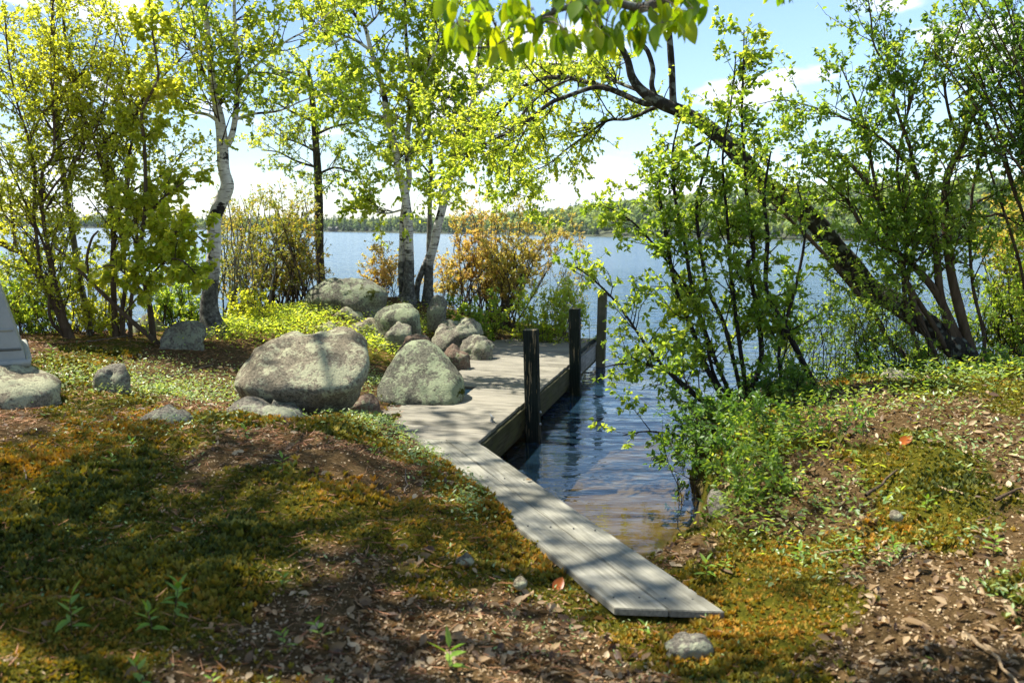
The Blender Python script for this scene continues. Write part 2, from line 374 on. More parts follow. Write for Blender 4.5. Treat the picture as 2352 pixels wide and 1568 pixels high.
def gz(x, y):
    x = np.atleast_1d(np.asarray(x, float)); y = np.atleast_1d(np.asarray(y, float))
    sd = shore_sd(x, y) + 0.07 * fbm2(x, y, 1.7, 3, 5.0)
    far = np.clip((np.hypot(x, y) - 13) / 10, 0, 1)
    land = np.clip(tps(np.clip(x, -14, 14), np.clip(y, -8, 19)), -1, 1.6) * (1 - far) + 0.9 * far
    land = land + 0.030 * fbm2(x, y, 1.1, 3, 1.0) + 0.014 * fbm2(x, y, 5.0, 3, 2.0)
    cush = 1 - np.abs(fbm2(x, y, 2.6, 2, 61.0)); land = land + 0.075 * np.clip(cush - .5, 0, 1) * np.clip((7.2 - y) / 1.5, 0, 1)
    bed = -0.28 - 0.20 * np.clip(-sd, 0, 30) + 0.03 * fbm2(x, y, 2.0, 3, 3.0)
    bed = np.maximum(bed, -4.5)
    t = np.clip((sd + 0.10) / 0.26, 0, 1); t = t * t * (3 - 2 * t)
    return bed * (1 - t) + land * t
def gz1(x, y): return float(gz([x], [y])[0])

def spaced(lo, hi, step, far_lo, far_hi, g=1.28):
    core = list(np.arange(lo, hi + step * .5, step)); s = step; a = core[0]; left = []
    while a > far_lo: s *= g; a -= s; left.append(a)
    s = step; a = core[-1]; right = []
    while a < far_hi: s *= g; a += s; right.append(a)
    return np.array(left[::-1] + core + right)
gx = spaced(-7.5, 6.5, 0.062, -4000, 4000); gy = spaced(2.2, 17.5, 0.07, -60, 6000)
GX, GY = np.meshgrid(gx, gy); gxf, gyf = GX.ravel(), GY.ravel(); GZ = gz(gxf, gyf)
ny_, nx_ = GX.shape; idx = np.arange(ny_ * nx_).reshape(ny_, nx_)
gfaces = np.stack([idx[:-1, :-1], idx[:-1, 1:], idx[1:, 1:], idx[1:, :-1]], -1).reshape(-1, 4)

# how mossy each spot is: the near mound is moss, the paths and the right bank are leaf litter
def mossy(x, y):
    m = 0.40 + 1.0 * fbm2(x, y, 1.1, 3, 21.0)
    m = m + 0.62 * np.exp(-(((x + 1.9) / 2.0) ** 2 + ((y - 4.4) / 2.2) ** 2))
    m = m - 0.75 * np.exp(-(((x - 0.35) / 0.95) ** 2 + ((y - 2.9) / 0.7) ** 2))
    m = m - 0.30 * np.exp(-(((x - 3.2) / 1.0) ** 2 + ((y - 5.4) / 1.3) ** 2))
    m = m - 0.2 * np.exp(-(((x + 2.9) / 2.0) ** 2 + ((y - 9.6) / 1.6) ** 2))
    m = m + 0.6 * np.exp(-(((x + 1.3) / 1.2) ** 2 + ((y - 6.3) / .8) ** 2))
    m = m + 0.9 * np.exp(-(((x - 1.35) / .42) ** 2 + ((y - 3.95) / .45) ** 2))
    return np.clip(m, 0, 1)
def goldness(x, y):
    g = 0.38 + 0.85 * fbm2(x, y, 1.0, 3, 44.0) + 0.6 * np.exp(-(((x - 1.35) / .5) ** 2 + ((y - 3.9) / .5) ** 2))
    g = g - 0.18 * np.exp(-(((x + 1.2) / 1.5) ** 2 + ((y - 3.6) / 1.2) ** 2)) + 0.2 * np.exp(-(((x + 4.2) / 1.4) ** 2 + ((y - 8) / 1.2) ** 2))
    return np.clip(g, 0, 1)

def groundmat():
    m, t, b, out = newmat('ground')
    a = attr(t); geo = N(t, 'ShaderNodeNewGeometry'); sx = N(t, 'ShaderNodeSeparateXYZ'); t.links.new(geo.outputs['Position'], sx.inputs[0])
    n1 = noise(t, 30, 6, 0.7); n2 = noise(t, 3.0, 5, 0.6); n3 = noise(t, 90, 3, 0.7)
    lit = ramp(t, [(0.25, (0.022, 0.014, 0.006)), (0.5, (0.080, 0.050, 0.020)), (0.75, (0.19, 0.125, 0.06))], n1.outputs[0])
    mo = ramp(t, [(0.3, (0.020, 0.022, 0.003)), (0.5, (0.07, 0.068, 0.006)), (0.75, (0.17, 0.115, 0.012))], n1.outputs[0])
    mm = N(t, 'ShaderNodeMath', operation='MULTIPLY_ADD'); t.links.new(n2.outputs[0], mm.inputs[0]); mm.inputs[1].default_value = 0.5
    t.links.new(a, mm.inputs[2])
    mk = ramp(t, [(0.58, (0, 0, 0)), (0.76, (1, 1, 1))], mm.outputs[0])
    c = mixrgb(t, mk.outputs[0], lit.outputs[0], mo.outputs[0])
    # sandy, silty bed below the water line
    bed = ramp(t, [(0.3, (0.09, 0.065, 0.030)), (0.7, (0.24, 0.19, 0.10))], n2.outputs[0])
    dp = N(t, 'ShaderNodeMapRange'); dp.inputs[1].default_value = 0.12; dp.inputs[2].default_value = -0.05; t.links.new(sx.outputs[2], dp.inputs[0])
    c = mixrgb(t, dp.outputs[0], c, bed.outputs[0])
    t.links.new(c, b.inputs['Base Color']); b.inputs['Roughness'].default_value = 0.95; b.inputs['Specular IOR Level'].default_value = 0.05
    bump(t, b, mixrgb(t, 0.5, n1.outputs[0], n3.outputs[0]), 0.9, 0.03)
    return m
M['ground'] = groundmat()
tag(link('ground', mesh('ground', np.stack([gxf, gyf, GZ], -1), gfaces, M['ground'], mossy(gxf, gyf), True)), kind='structure')

# ------------------------------------------------------------------ lake
def watermat():
    m, t, b, out = newmat('water'); t.nodes.remove(b)
    geo = N(t, 'ShaderNodeNewGeometry')
    n1 = noise(t, 1.0, 4, 0.6, geo.outputs['Position'], (0.9, 2.3, 1)); n2 = noise(t, 4.0, 3, 0.5, geo.outputs['Position'], (0.8, 1.3, 1))
    n3 = noise(t, 0.18, 4, 0.6, geo.outputs['Position'], (0.8, 2.2, 1))
    sx = N(t, 'ShaderNodeSeparateXYZ'); t.links.new(geo.outputs['Position'], sx.inputs[0])
    # sheltered in the inlet, wind ripple outside it
    op = N(t, 'ShaderNodeMapRange'); op.inputs[1].default_value = 8; op.inputs[2].default_value = 22; op.inputs[3].default_value = 0.30; op.inputs[4].default_value = 1.0
    t.links.new(sx.outputs[1], op.inputs[0])
    s1 = N(t, 'ShaderNodeMath', operation='MULTIPLY_ADD'); t.links.new(n1.outputs[0], s1.inputs[0]); s1.inputs[1].default_value = 1.0
    s2 = N(t, 'ShaderNodeMath', operation='MULTIPLY'); t.links.new(n2.outputs[0], s2.inputs[0]); s2.inputs[1].default_value = 0.30
    t.links.new(s2.outputs[0], s1.inputs[2])
    s3 = N(t, 'ShaderNodeMath', operation='MULTIPLY_ADD'); t.links.new(n3.outputs[0], s3.inputs[0]); s3.inputs[1].default_value = 3.0; t.links.new(s1.outputs[0], s3.inputs[2])
    hh = N(t, 'ShaderNodeMath', operation='MULTIPLY'); t.links.new(s3.outputs[0], hh.inputs[0]); t.links.new(op.outputs[0], hh.inputs[1])
    bp = N(t, 'ShaderNodeBump'); bp.inputs['Strength'].default_value = 1.0; bp.inputs['Distance'].default_value = 0.075
    t.links.new(hh.outputs[0], bp.inputs['Height'])
    fr = N(t, 'ShaderNodeFresnel'); fr.inputs[0].default_value = 1.33; t.links.new(bp.outputs[0], fr.inputs['Normal'])
    gl = N(t, 'ShaderNodeBsdfGlossy'); rf = N(t, 'ShaderNodeMapRange'); rf.inputs[1].default_value = 10; rf.inputs[2].default_value = 60; rf.inputs[3].default_value = 0.02; rf.inputs[4].default_value = 0.12; t.links.new(sx.outputs[1], rf.inputs[0]); t.links.new(rf.outputs[0], gl.inputs['Roughness']); gl.inputs['Color'].default_value = (0.95, 0.97, 1, 1)
    t.links.new(bp.outputs[0], gl.inputs['Normal'])
    tr = N(t, 'ShaderNodeBsdfTransparent'); tr.inputs['Color'].default_value = (0.74, 0.68, 0.47, 1)
    # deep open water scatters a little blue back
    df = N(t, 'ShaderNodeBsdfDiffuse'); df.inputs['Color'].default_value = (0.030, 0.075, 0.125, 1)
    dpm = N(t, 'ShaderNodeMapRange'); dpm.inputs[1].default_value = 5; dpm.inputs[2].default_value = 24; dpm.inputs[3].default_value = 0.0; t.links.new(sx.outputs[1], dpm.inputs[0])
    mb = N(t, 'ShaderNodeMixShader'); t.links.new(dpm.outputs[0], mb.inputs[0]); t.links.new(tr.outputs[0], mb.inputs[1]); t.links.new(df.outputs[0], mb.inputs[2])
    mx = N(t, 'ShaderNodeMixShader'); t.links.new(fr.outputs[0], mx.inputs[0]); t.links.new(mb.outputs[0], mx.inputs[1]); t.links.new(gl.outputs[0], mx.inputs[2])
    t.links.new(mx.outputs[0], out.inputs[0])
    return m
M['water'] = watermat()
tag(link('lake', mesh('lake', np.array([(-4000, 0, 0), (4000, 0, 0), (4000, 6000, 0), (-4000, 6000, 0)], float), np.array([[0, 1, 2, 3]]), M['water'])), kind='structure')

# ------------------------------------------------------------------ far shore: hills and the wood on them
HPX = np.array([-1600, -600, 0, 800, 1100, 1300, 1400, 1700, 2100, 2400, 3200, 4200], float)
HD = np.array([1150, 1050, 1000, 930, 860, 720, 680, 600, 540, 500, 460, 450], float)
HTOP = np.array([16, 15, 14, 19, 25, 33, 38, 47, 51, 52, 54, 54], float)     # tree tops above the lake
TREEH = 13.0
def shore_at(px):
    d = np.interp(px, HPX, HD); return (px - 1176) / FPX * d, d
def hill_z(px, s):
    top = np.maximum(np.interp(px, HPX, HTOP) - TREEH, 1.0); t = np.clip(s / 170.0, 0, 1)
    return 0.3 + top * (t * t * (3 - 2 * t)) + 1.2 * fbm2(px, s, 0.013, 3, 9.0) * t
hp = np.linspace(-1600, 4200, 150); hs = np.array([-6, 0, 10, 25, 45, 70, 100, 135, 175, 260, 420.0])
HPp, HSs = np.meshgrid(hp, hs); hx, hy = shore_at(HPp.ravel()); hss = HSs.ravel()
hlen = np.hypot(hx, hy); hz = np.where(hss < 0, -3.0, hill_z(HPp.ravel(), np.maximum(hss, 0)))
hv = np.stack([hx * (1 + hss / hlen), hy * (1 + hss / hlen), hz], -1)
hi = np.arange(hv.shape[0]).reshape(len(hs), len(hp))
hf = np.stack([hi[:-1, :-1], hi[:-1, 1:], hi[1:, 1:], hi[1:, :-1]], -1).reshape(-1, 4)
M['hill'] = plainmat('hill', (0.05, 0.06, 0.025), 0.95, 0, 0.05, 0.4, 0)
tag(link('hills', mesh('hills', hv, hf, M['hill'], None, True)), kind='structure')

def far_wood(n):
    r = np.random.default_rng(3)
    px = r.uniform(-500, 2900, n); s = 175 * r.random(n) ** 1.15 + 1
    x0, y0 = shore_at(px); L = np.hypot(x0, y0); x = x0 * (1 + s / L); y = y0 * (1 + s / L); z = hill_z(px, s)
    clump = fbm2(px, s * 4, 0.008, 3, 31.0)
    con = (r.random(n) < 0.36 + 0.35 * clump + np.where(px < 1100, 0.22, 0) - 0.2 * (s > 60) + 0.3 * (s < 10)) ; V, F, C = [], [], []; base = 0
    H = np.where(con, r.uniform(11, 17.5, n), r.uniform(8, 12.5, n)) * np.where(s < 12, 0.85, 1)
    tone = np.where(con, r.uniform(0.0, 0.18, n), r.uniform(0.35, 1.0, n))
    K = 36
    u = r.random((n, K)); th = r.uniform(0, 2 * np.pi, (n, K)); q = r.random((n, K)) ** 0.5
    # conifers: whorls getting narrower to a spire; broadleaves: lumpy domes
    rc = (0.16 * H)[:, None] * (1 - u) ** 0.85 * (0.75 + 0.25 * q) + 0.1
    zc = (0.10 + 0.90 * u) * H[:, None]
    ph = np.arccos(r.uniform(-0.55, 1, (n, K))); rb = (0.34 * H)[:, None] * (0.75 + 0.3 * r.random((n, K)))
    rr = np.where(con[:, None], rc, rb * np.sin(ph)); zz = np.where(con[:, None], zc, 0.62 * H[:, None] + rb * np.cos(ph) * 1.05)
    cx = x[:, None] + rr * np.cos(th); cy = y[:, None] + rr * np.sin(th); cz = z[:, None] + zz
    size = np.where(con[:, None], 0.55 + 0.09 * H[:, None] * (1 - u), 0.85 + 0.9 * r.random((n, K)))
    c = np.stack([cx, cy, cz], -1).reshape(-1, 3); sz = size.ravel()[:, None]
    nrm = unit(np.stack([rr * np.cos(th), rr * np.sin(th), np.where(con[:, None], 0.9 * rr + .4, rb * np.cos(ph))], -1).reshape(-1, 3) + r.normal(0, 0.35, (n * K, 3)))
    t1 = unit(np.cross(nrm, r.normal(0, 1, nrm.shape))); t2 = np.cross(nrm, t1)
    a = r.uniform(0.7, 1.2, (n * K, 4))[:, :, None]
    quad = np.stack([c + t1 * sz * a[:, 0], c + t2 * sz * a[:, 1], c - t1 * sz * a[:, 2], c - t2 * sz * a[:, 3]], 1).reshape(-1, 3)
    f = np.arange(len(quad)).reshape(-1, 4)
    v = np.repeat(np.clip(np.repeat(tone, K) + r.normal(0, 0.06, n * K), 0, 1), 4)
    return mesh('far_woodland', quad, f, M['far_leaf'], v)
tag(link('far_woodland', far_wood(4000)), 'mixed wood of dark pines and pale spring trees on the far shore', 'woodland', kind='stuff')
# two or three pale houses glimpsed at the far water's edge
def far_house(px, w, hgt, dep, label, mat):
    x, d = shore_at(np.array([float(px)])); o = thing('shore_house', label, 'house', (x[0], d[0] + 5, 0.6))
    b_ = bmesh.new(); bmesh.ops.create_cube(b_, size=1.0, matrix=Matrix.Translation((0, 0, hgt / 2)) @ Matrix.Diagonal((w, dep, hgt, 1)))
    me = bpy.data.meshes.new('wall'); b_.to_mesh(me); b_.free(); me.materials.append(mat); link('wall', me, o)
    v = np.array([(-w * .56, -dep * .6, hgt), (w * .56, -dep * .6, hgt), (w * .56, dep * .6, hgt), (-w * .56, dep * .6, hgt), (-w * .56, 0, hgt * 1.55), (w * .56, 0, hgt * 1.55)])
    b_ = bmesh.new(); vs = [b_.verts.new(q) for q in v]
    for f in ((0, 1, 5, 4), (2, 3, 4, 5), (0, 4, 3), (1, 2, 5), (3, 2, 1, 0)): b_.faces.new([vs[i] for i in f])
    me = bpy.data.meshes.new('roof'); b_.to_mesh(me); b_.free(); me.materials.append(M['hull_dark']); link('roof', me, o)
M['far_wall'] = plainmat('far_wall', (0.20, 0.16, 0.12), 0.8, 0, 0.5, 0.1, 0)
far_house(762, 9, 3.6, 6, 'small brown lake house at the far shore beside the dark bare trunk', M['far_wall'])

# ------------------------------------------------------------------ dock
ZD = 0.40
A0 = W(1093, 1015, ZD); A1 = W(1375, 778, ZD)
DDIR = unit((A1 - A0)[:2]); DLEN = float(np.linalg.norm((A1 - A0)[:2])); DPER = np.array([-DDIR[1], DDIR[0]])
DANG = math.atan2(DDIR[1], DDIR[0])
def dpt(s, w, z): return np.array([A0[0] + DDIR[0] * s + DPER[0] * w, A0[1] + DDIR[1] * s + DPER[1] * w, z])
def boxmesh(name, lx, ly, lz, mat, bev=0.004, jit=None):
    b_ = bmesh.new(); bmesh.ops.create_cube(b_, size=1.0, matrix=Matrix.Diagonal((lx, ly, lz, 1)))
    if bev: bmesh.ops.bevel(b_, geom=b_.edges[:], offset=bev, segments=1, affect='EDGES')
    me = bpy.data.meshes.new(name); b_.to_mesh(me); b_.free(); me.materials.append(mat)
    return me
dock = thing('dock', 'weathered grey wooden dock with three posts running out along the rocks', 'dock', tuple(dpt(DLEN / 2, .6, 0)))
DOFF = dpt(DLEN / 2, .6, 0)
def dpart(name, me, p, rz=None, tilt=(0, 0)):
    o = link(name, me, dock, tuple(p - DOFF)); o.rotation_euler = (tilt[0], tilt[1], DANG + (math.pi / 2) if rz is None else rz); return o
nb = 48; bw = DLEN / nb
for i in range(nb):
    s = (i + .5) * bw
    wl = 1.42 if s < 1.25 else (0.72 if s < 2.55 else (1.25 if s < 3.7 else (1.48 if s < 5.9 else 1.95)))
    if 1.25 <= s < 1.5: wl = 1.42 - 2.6 * (s - 1.25)
    wl += float(rng.normal(0, 0.006)); over = 0.012 + float(rng.normal(0, 0.004))
    dpart('deck_board', boxmesh('deck_board', wl + over, bw - 0.005, 0.036, M['deck'], 0.003),
          dpt(s, (wl - over) / 2, ZD - 0.018 + float(rng.normal(0, 0.0012))), tilt=(float(rng.normal(0, .002)), float(rng.normal(0, .001))))
# where the posts stand along the edge
PS = []
for (px, py) in ((1220, 1010), (1322, 905), (1383, 842)):
    q = W(px, py, 0)[:2] - A0[:2]; PS.append(float(q @ DDIR))
PS[2] = min(PS[2], DLEN - 0.12)
pw = 0.145
tops = [W(1212, 755, 0), W(1315, 708, 0), W(1383, 668, 0)]
for k, s in enumerate(PS):
    h_top = D((1212, 1315, 1383)[k], (755, 708, 668)[k], dpt(s, -0.1, 0)[1])[2]
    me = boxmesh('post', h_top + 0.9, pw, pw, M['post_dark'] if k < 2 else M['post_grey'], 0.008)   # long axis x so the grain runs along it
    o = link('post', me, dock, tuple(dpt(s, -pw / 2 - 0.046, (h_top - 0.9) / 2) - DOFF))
    lean = (math.radians(-2.4), math.radians(-2.0), 0)[k]
    o.rotation_euler = (Matrix.Rotation(lean, 3, 'Y') @ Matrix.Rotation(DANG, 3, 'Z') @ Matrix.Rotation(-math.pi / 2, 3, 'Y')).to_euler()
    tag(o, ('dark green post nearest the plank walk', 'dark green middle post', 'bare grey-brown post at the far corner')[k])
bb_ = bmesh.new(); bmesh.ops.create_cone(bb_, cap_ends=True, segments=8, radius1=.016, radius2=.012, depth=.014); bolt_me = bpy.data.meshes.new('bolt'); bb_.to_mesh(bolt_me); bb_.free(); bolt_me.materials.append(M['steel'])
for k, s in enumerate(PS):
    for zz_ in (ZD - .09, ZD - .22):
        o = link('bolt', bolt_me, dock, tuple(dpt(s, -pw - 0.053, zz_) - DOFF)); o.rotation_euler = (math.pi / 2, 0, DANG)
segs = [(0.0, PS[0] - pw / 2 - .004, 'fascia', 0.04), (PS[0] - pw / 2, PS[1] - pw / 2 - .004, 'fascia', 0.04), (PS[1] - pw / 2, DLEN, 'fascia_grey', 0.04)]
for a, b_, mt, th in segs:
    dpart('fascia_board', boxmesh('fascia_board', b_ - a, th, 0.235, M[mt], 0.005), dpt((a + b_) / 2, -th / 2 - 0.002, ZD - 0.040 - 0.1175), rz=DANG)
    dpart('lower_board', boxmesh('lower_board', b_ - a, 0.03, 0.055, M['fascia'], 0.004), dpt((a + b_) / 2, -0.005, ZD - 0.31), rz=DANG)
# worn timber rail on the far part of the edge
dpart('edge_rail', boxmesh('edge_rail', DLEN - PS[1] - .5, 0.05, 0.05, M['post_dark'], 0.006), dpt((DLEN + PS[1] + .2) / 2, 0.005, ZD + 0.027), rz=DANG)
for w_ in (0.12, 0.65):
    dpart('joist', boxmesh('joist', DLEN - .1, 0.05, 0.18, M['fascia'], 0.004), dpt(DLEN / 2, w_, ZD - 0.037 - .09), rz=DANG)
for s in (0.35, 2.4, 4.4, DLEN - .3):
    dpart('pile', boxmesh('pile', 0.12, 0.12, 1.0, M['post_dark'], 0.006), dpt(s, 0.38, ZD - 0.04 - .5), rz=DANG)
# front board under the near end
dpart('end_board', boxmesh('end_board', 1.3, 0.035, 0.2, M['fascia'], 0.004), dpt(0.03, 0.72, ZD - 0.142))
# mooring cleats: base, two feet, horned bar
def cleat(s, w, rz):
    b_ = bmesh.new()
    bmesh.ops.create_cube(b_, size=1, matrix=Matrix.Translation((0, 0, .004)) @ Matrix.Diagonal((.075, .028, .008, 1)))
    for q in (-.022, .022): bmesh.ops.create_cone(b_, cap_ends=True, segments=8, radius1=.011, radius2=.008, depth=.035, matrix=Matrix.Translation((q, 0, .024)))
    for sg in (-1, 1):
        bmesh.ops.create_cone(b_, cap_ends=True, segments=8, radius1=.011, radius2=.005, depth=.085,
                              matrix=Matrix.Translation((sg * .04, 0, .05)) @ Matrix.Rotation(sg * math.radians(80), 4, 'Y'))
    me = bpy.data.meshes.new('cleat'); b_.to_mesh(me); b_.free(); me.materials.append(M['steel'])
    o = dpart('cleat', me, dpt(s, w, ZD), rz=rz)
    return o
c0_ = W(1130, 968, ZD)[:2] - A0[:2]
cleat(float(c0_ @ DDIR), max(.06, float(c0_ @ DPER)), DANG + .5)
cleat(DLEN - .45, .12, DANG + .3)

# ------------------------------------------------------------------ the two-plank walk
walk = thing('plank_walk', 'two long grey planks laid side by side from the bank to the dock', 'boardwalk', tuple(W(1300, 1220, ZD) - np.array([0, 0, .05])))
WO = np.array(walk.location)
Lf, Mf, Rf = W(905, 1004, ZD), W(1025.6, 1012, ZD), W(1093, 1016, ZD)
Ln, Mn, Rn = W(1395, 1395, ZD), W(1537.8, 1401, ZD), W(1662, 1406, ZD)
Ldir = unit((Mf - Mn)[:2]); Lp = np.array([Ldir[1], -Ldir[0]])
def plank(name, Q, label):
    """Q four corners (far-left, far-right, near-right, near-left) of the top"""
    b_ = bmesh.new(); th = 0.038
    c = Q.mean(0); ang = math.atan2(Ldir[1], Ldir[0]); R_ = Matrix.Rotation(-ang, 3, 'Z')
    loc = [np.array(R_ @ Vector(q - c)) for q in Q]; n = 34; rows = []; ph = rng.uniform(0, 9)
    for k in range(n + 1):
        t = k / n; e1_ = loc[0] * (1 - t) + loc[3] * t; e2_ = loc[1] * (1 - t) + loc[2] * t
        wv = 0.0035 * math.sin(3.1 * t * 2 + ph) ; j1, j2 = rng.normal(0, .0016, 2)
        e1_ = e1_ + np.array([0, j1, wv - .0015]); e2_ = e2_ + np.array([0, j2, wv]); md = (e1_ + e2_) / 2 + np.array([0, 0, -.0018])
        rows.append([b_.verts.new(q) for q in (e1_, md, e2_, e2_ - (0, 0, th), e1_ - (0, 0, th))])
    for k in range(n):
        for m_ in range(5): b_.faces.new([rows[k][m_], rows[k][(m_ + 1) % 5], rows[k + 1][(m_ + 1) % 5], rows[k + 1][m_]])
    b_.faces.new(rows[0]); b_.faces.new(rows[-1][::-1])
    bmesh.ops.recalc_face_normals(b_, faces=b_.faces[:])
    sharp = [e for e in b_.edges if len(e.link_faces) == 2 and e.calc_face_angle(0) > .8]
    bmesh.ops.bevel(b_, geom=sharp, offset=.004, segments=2, affect='EDGES')
    me = bpy.data.meshes.new(name); b_.to_mesh(me); b_.free(); me.materials.append(M['plank'])
    o = link(name, me, walk, tuple(c - WO)); o.rotation_euler = (0, 0, ang); return tag(o, label)
def along(p, q, y):   # point on line p-q at distance y
    t = (y - p[1]) / (q[1] - p[1]); return p + (q - p) * t
pwid = float((Rn - Mn)[:2] @ (-Lp)) if False else 0.236
perp = np.array([Lp[0], Lp[1], 0]); perp = perp if perp[0] > 0 else -perp
gap = 0.006
def cut(o0, far, near):      # line parallel to the walk, cut by the far joint and by the near end
    d3 = np.array([Ldir[0], Ldir[1], 0]); res = []
    for a, b2 in (far, near):
        n2 = np.array([-(b2 - a)[1], (b2 - a)[0]]); t = float(((a - o0)[:2] @ n2) / (d3[:2] @ n2)); res.append(o0 + d3 * t)
    return res
far_l = (A0 + np.array([DPER[0], DPER[1], 0]), A0); far_l = (far_l[0] - 0.006 * np.array([DDIR[0], DDIR[1], 0]), far_l[1] - 0.006 * np.array([DDIR[0], DDIR[1], 0]))
near_l = (Ln, Rn)
mid = Mn
e0, e1 = cut(mid - perp * (pwid + gap / 2), far_l, near_l); m0, m1 = cut(mid - perp * gap / 2, far_l, near_l)
k0, k1 = cut(mid + perp * gap / 2, far_l, near_l); r0, r1 = cut(mid + perp * (pwid + gap / 2), far_l, near_l)
for q in (e0, e1, m0, m1, k0, k1, r0, r1): q[2] = ZD + 0.002
plank('plank', np.array([e0, m0, m1, e1]), 'plank on the mossy side')
plank('plank', np.array([k0, r0, r1, k1]), 'plank on the water side')
nb_ = bmesh.new(); bmesh.ops.create_cone(nb_, cap_ends=True, segments=8, radius1=.0055, radius2=.005, depth=.006); nail_me = bpy.data.meshes.new('nail'); nb_.to_mesh(nail_me); nb_.free(); nail_me.materials.append(M['hull_dark'])
for tt in (.03, .34, .66, .96):
    for u_ in (.12, .38, .62, .88):
        a_ = e0 * (1 - tt) + e1 * tt; b2_ = r0 * (1 - tt) + r1 * tt
        link('nail', nail_me, walk, tuple(a_ * (1 - u_) + b2_ * u_ + rng.normal(0, .006, 3) * (1, 1, 0) + np.array([0, 0, .0015]) - WO))
for tt in (0.06, 0.9):
    c = (m0 * (1 - tt) + m1 * tt) + np.array([0, 0, -0.038 - .022])
    o = link('cross_batten', boxmesh('cross_batten', 0.10, 0.46, 0.04, M['fascia'], .004), walk, tuple(c - WO)); o.rotation_euler = (0, 0, math.atan2(Ldir[1], Ldir[0]))

# ------------------------------------------------------------------ boulders and stones
def ico(sub):
    b_ = bmesh.new(); bmesh.ops.create_icosphere(b_, subdivisions=sub, radius=1.0)
    v = np.array([q.co[:] for q in b_.verts]); f = np.array([[q.index for q in g.verts] for g in b_.faces]); b_.free(); return v, f
ICO = {k: ico(k) for k in (2, 3, 4, 5)}
def rock(label, outline, base_z, mat, depth=0.8, under=0.0, sub=4, rough=1.0, seed=0, sink=0.06, name='boulder', back=0.0, back_lean=0.55, skirt=True, foot_py=None):
    """a stone whose outline seen from the path follows the given photo points; its foot stands at base_z"""
    O = np.array(outline, float); foot = foot_py or O[:, 1].max()
    y0 = W(O[:, 0].mean(), foot, base_z)[1] + back
    wid = np.ptp(O[:, 0]) * y0 / FPX; yc = y0 + depth * wid * 0.5
    P = np.array([D(a, b_, yc) for a, b_ in O]); X, Z = P[:, 0], P[:, 2]
    cx, cz = (X.min() + X.max()) / 2, (Z.min() + Z.max()) / 2
    th = np.arctan2(Z - cz, X - cx); rad = np.hypot(X - cx, Z - cz); o = np.argsort(th)
    th, rad = th[o], rad[o]; tt = np.r_[th - 2 * np.pi, th, th + 2 * np.pi]; rr = np.r_[rad, rad, rad]
    v, f = ICO[sub]; a = np.arctan2(v[:, 2], v[:, 0]); pr = np.hypot(v[:, 0], v[:, 2])
    g = np.linspace(-np.pi, np.pi, 181); R_ = np.interp(g, tt, rr)
    ker = np.exp(-0.5 * (np.arange(-8, 9) / 3.0) ** 2); ker /= ker.sum(); R_ = np.convolve(np.r_[R_[-9:-1], R_, R_[1:9]], ker, 'valid')
    r = np.interp(a, g, R_) * pr ** 0.82
    q = np.stack([r * np.cos(a), np.sign(v[:, 1]) * np.abs(v[:, 1]) ** 0.85 * wid * depth * 0.5, r * np.sin(a)], -1)
    if skirt:
        lo = v[:, 2] < 0; hor = np.maximum(np.hypot(v[:, 0], v[:, 1]), 1e-6)
        botm = Z < Z.min() + 0.35 * (cz - Z.min()); hgt = Z.max() - Z.min()
        mr_, ml_ = np.interp(0.0, g, R_), np.interp(np.pi, g, R_); br_, bl_ = max(mr_, X[botm].max() - cx), max(ml_, cx - X[botm].min())
        br_, bl_ = 0.5 * (br_ + max(mr_, X.max() - cx)), 0.5 * (bl_ + max(ml_, cx - X.min()))
        tt_ = np.clip(-v[:, 2] * 1.2, 0, 1); rs_ = np.where(v[:, 0] > 0, mr_ + (br_ - mr_) * tt_, ml_ + (bl_ - ml_) * tt_); kk = 1 + 0.06 * -v[:, 2]
        q[lo, 0] = (v[:, 0] / hor * rs_ * kk)[lo]; q[lo, 1] = (v[:, 1] / hor * wid * depth * 0.5 * kk)[lo]; q[lo, 2] = (v[:, 2] * (cz - Z.min() + min(0.16, 0.6 * hgt)))[lo]
    q[:, 1] += under * np.maximum(-q[:, 2], 0) + back_lean * np.maximum(q[:, 2], 0)
    s = wid
    nrm = unit(v)
    disp = 0.045 * s * fbm(v * 1.6 + seed * 3.7, 3) + 0.022 * s * fbm(v * 4.0 + seed, 4) * rough + 0.006 * s * fbm(v * 16 + seed, 3) * rough
    # broad flattened faces
    rs = np.random.default_rng(seed + 100)
    for _ in range(8):
        d = unit(rs.normal(0, 1, 3)); c = nrm @ d; disp -= np.clip(c - 0.66, 0, 1) * 0.34 * s * rs.random() * min(rough, 1.3)
    q = q + nrm * disp[:, None]
    o_ = link(name, mesh(name, q, f, mat, None, True), None, (cx, yc, cz - sink * 0))
    return tag(o_, label, 'boulder' if name == 'boulder' else 'stone')
rock('largest boulder, pale and lichen-flecked with a shaded undercut face, at the mound top', [(520, 850), (540, 815), (600, 786), (680, 773), (760, 768), (810, 788), (845, 822), (851, 850), (838, 890), (815, 930), (790, 962), (700, 985), (600, 975), (535, 915)], .52, M['rock_pale'], 0.75, 0.55, 5, 0.7, 1, back_lean=.95, skirt=False)
rock('rounded green lichen boulder against the deck edge', [(866, 935), (872, 895), (885, 858), (905, 823), (932, 799), (960, 793), (1000, 816), (1035, 848), (1056, 878), (1067, 920), (1066, 960), (1040, 1010), (960, 1020), (890, 1005)], .38, M['rock_green'], 0.95, 0.0, 5, 0.6, 2, back_lean=.75, skirt=False, foot_py=938)
rock('pinkish peaked rock showing behind the green lichen boulder', [(905, 820), (925, 790), (950, 767), (975, 775), (995, 803), (1005, 835), (960, 850), (910, 845)], .50, M['rock_pink'], 0.9, 0, 4, 1.3, 3)
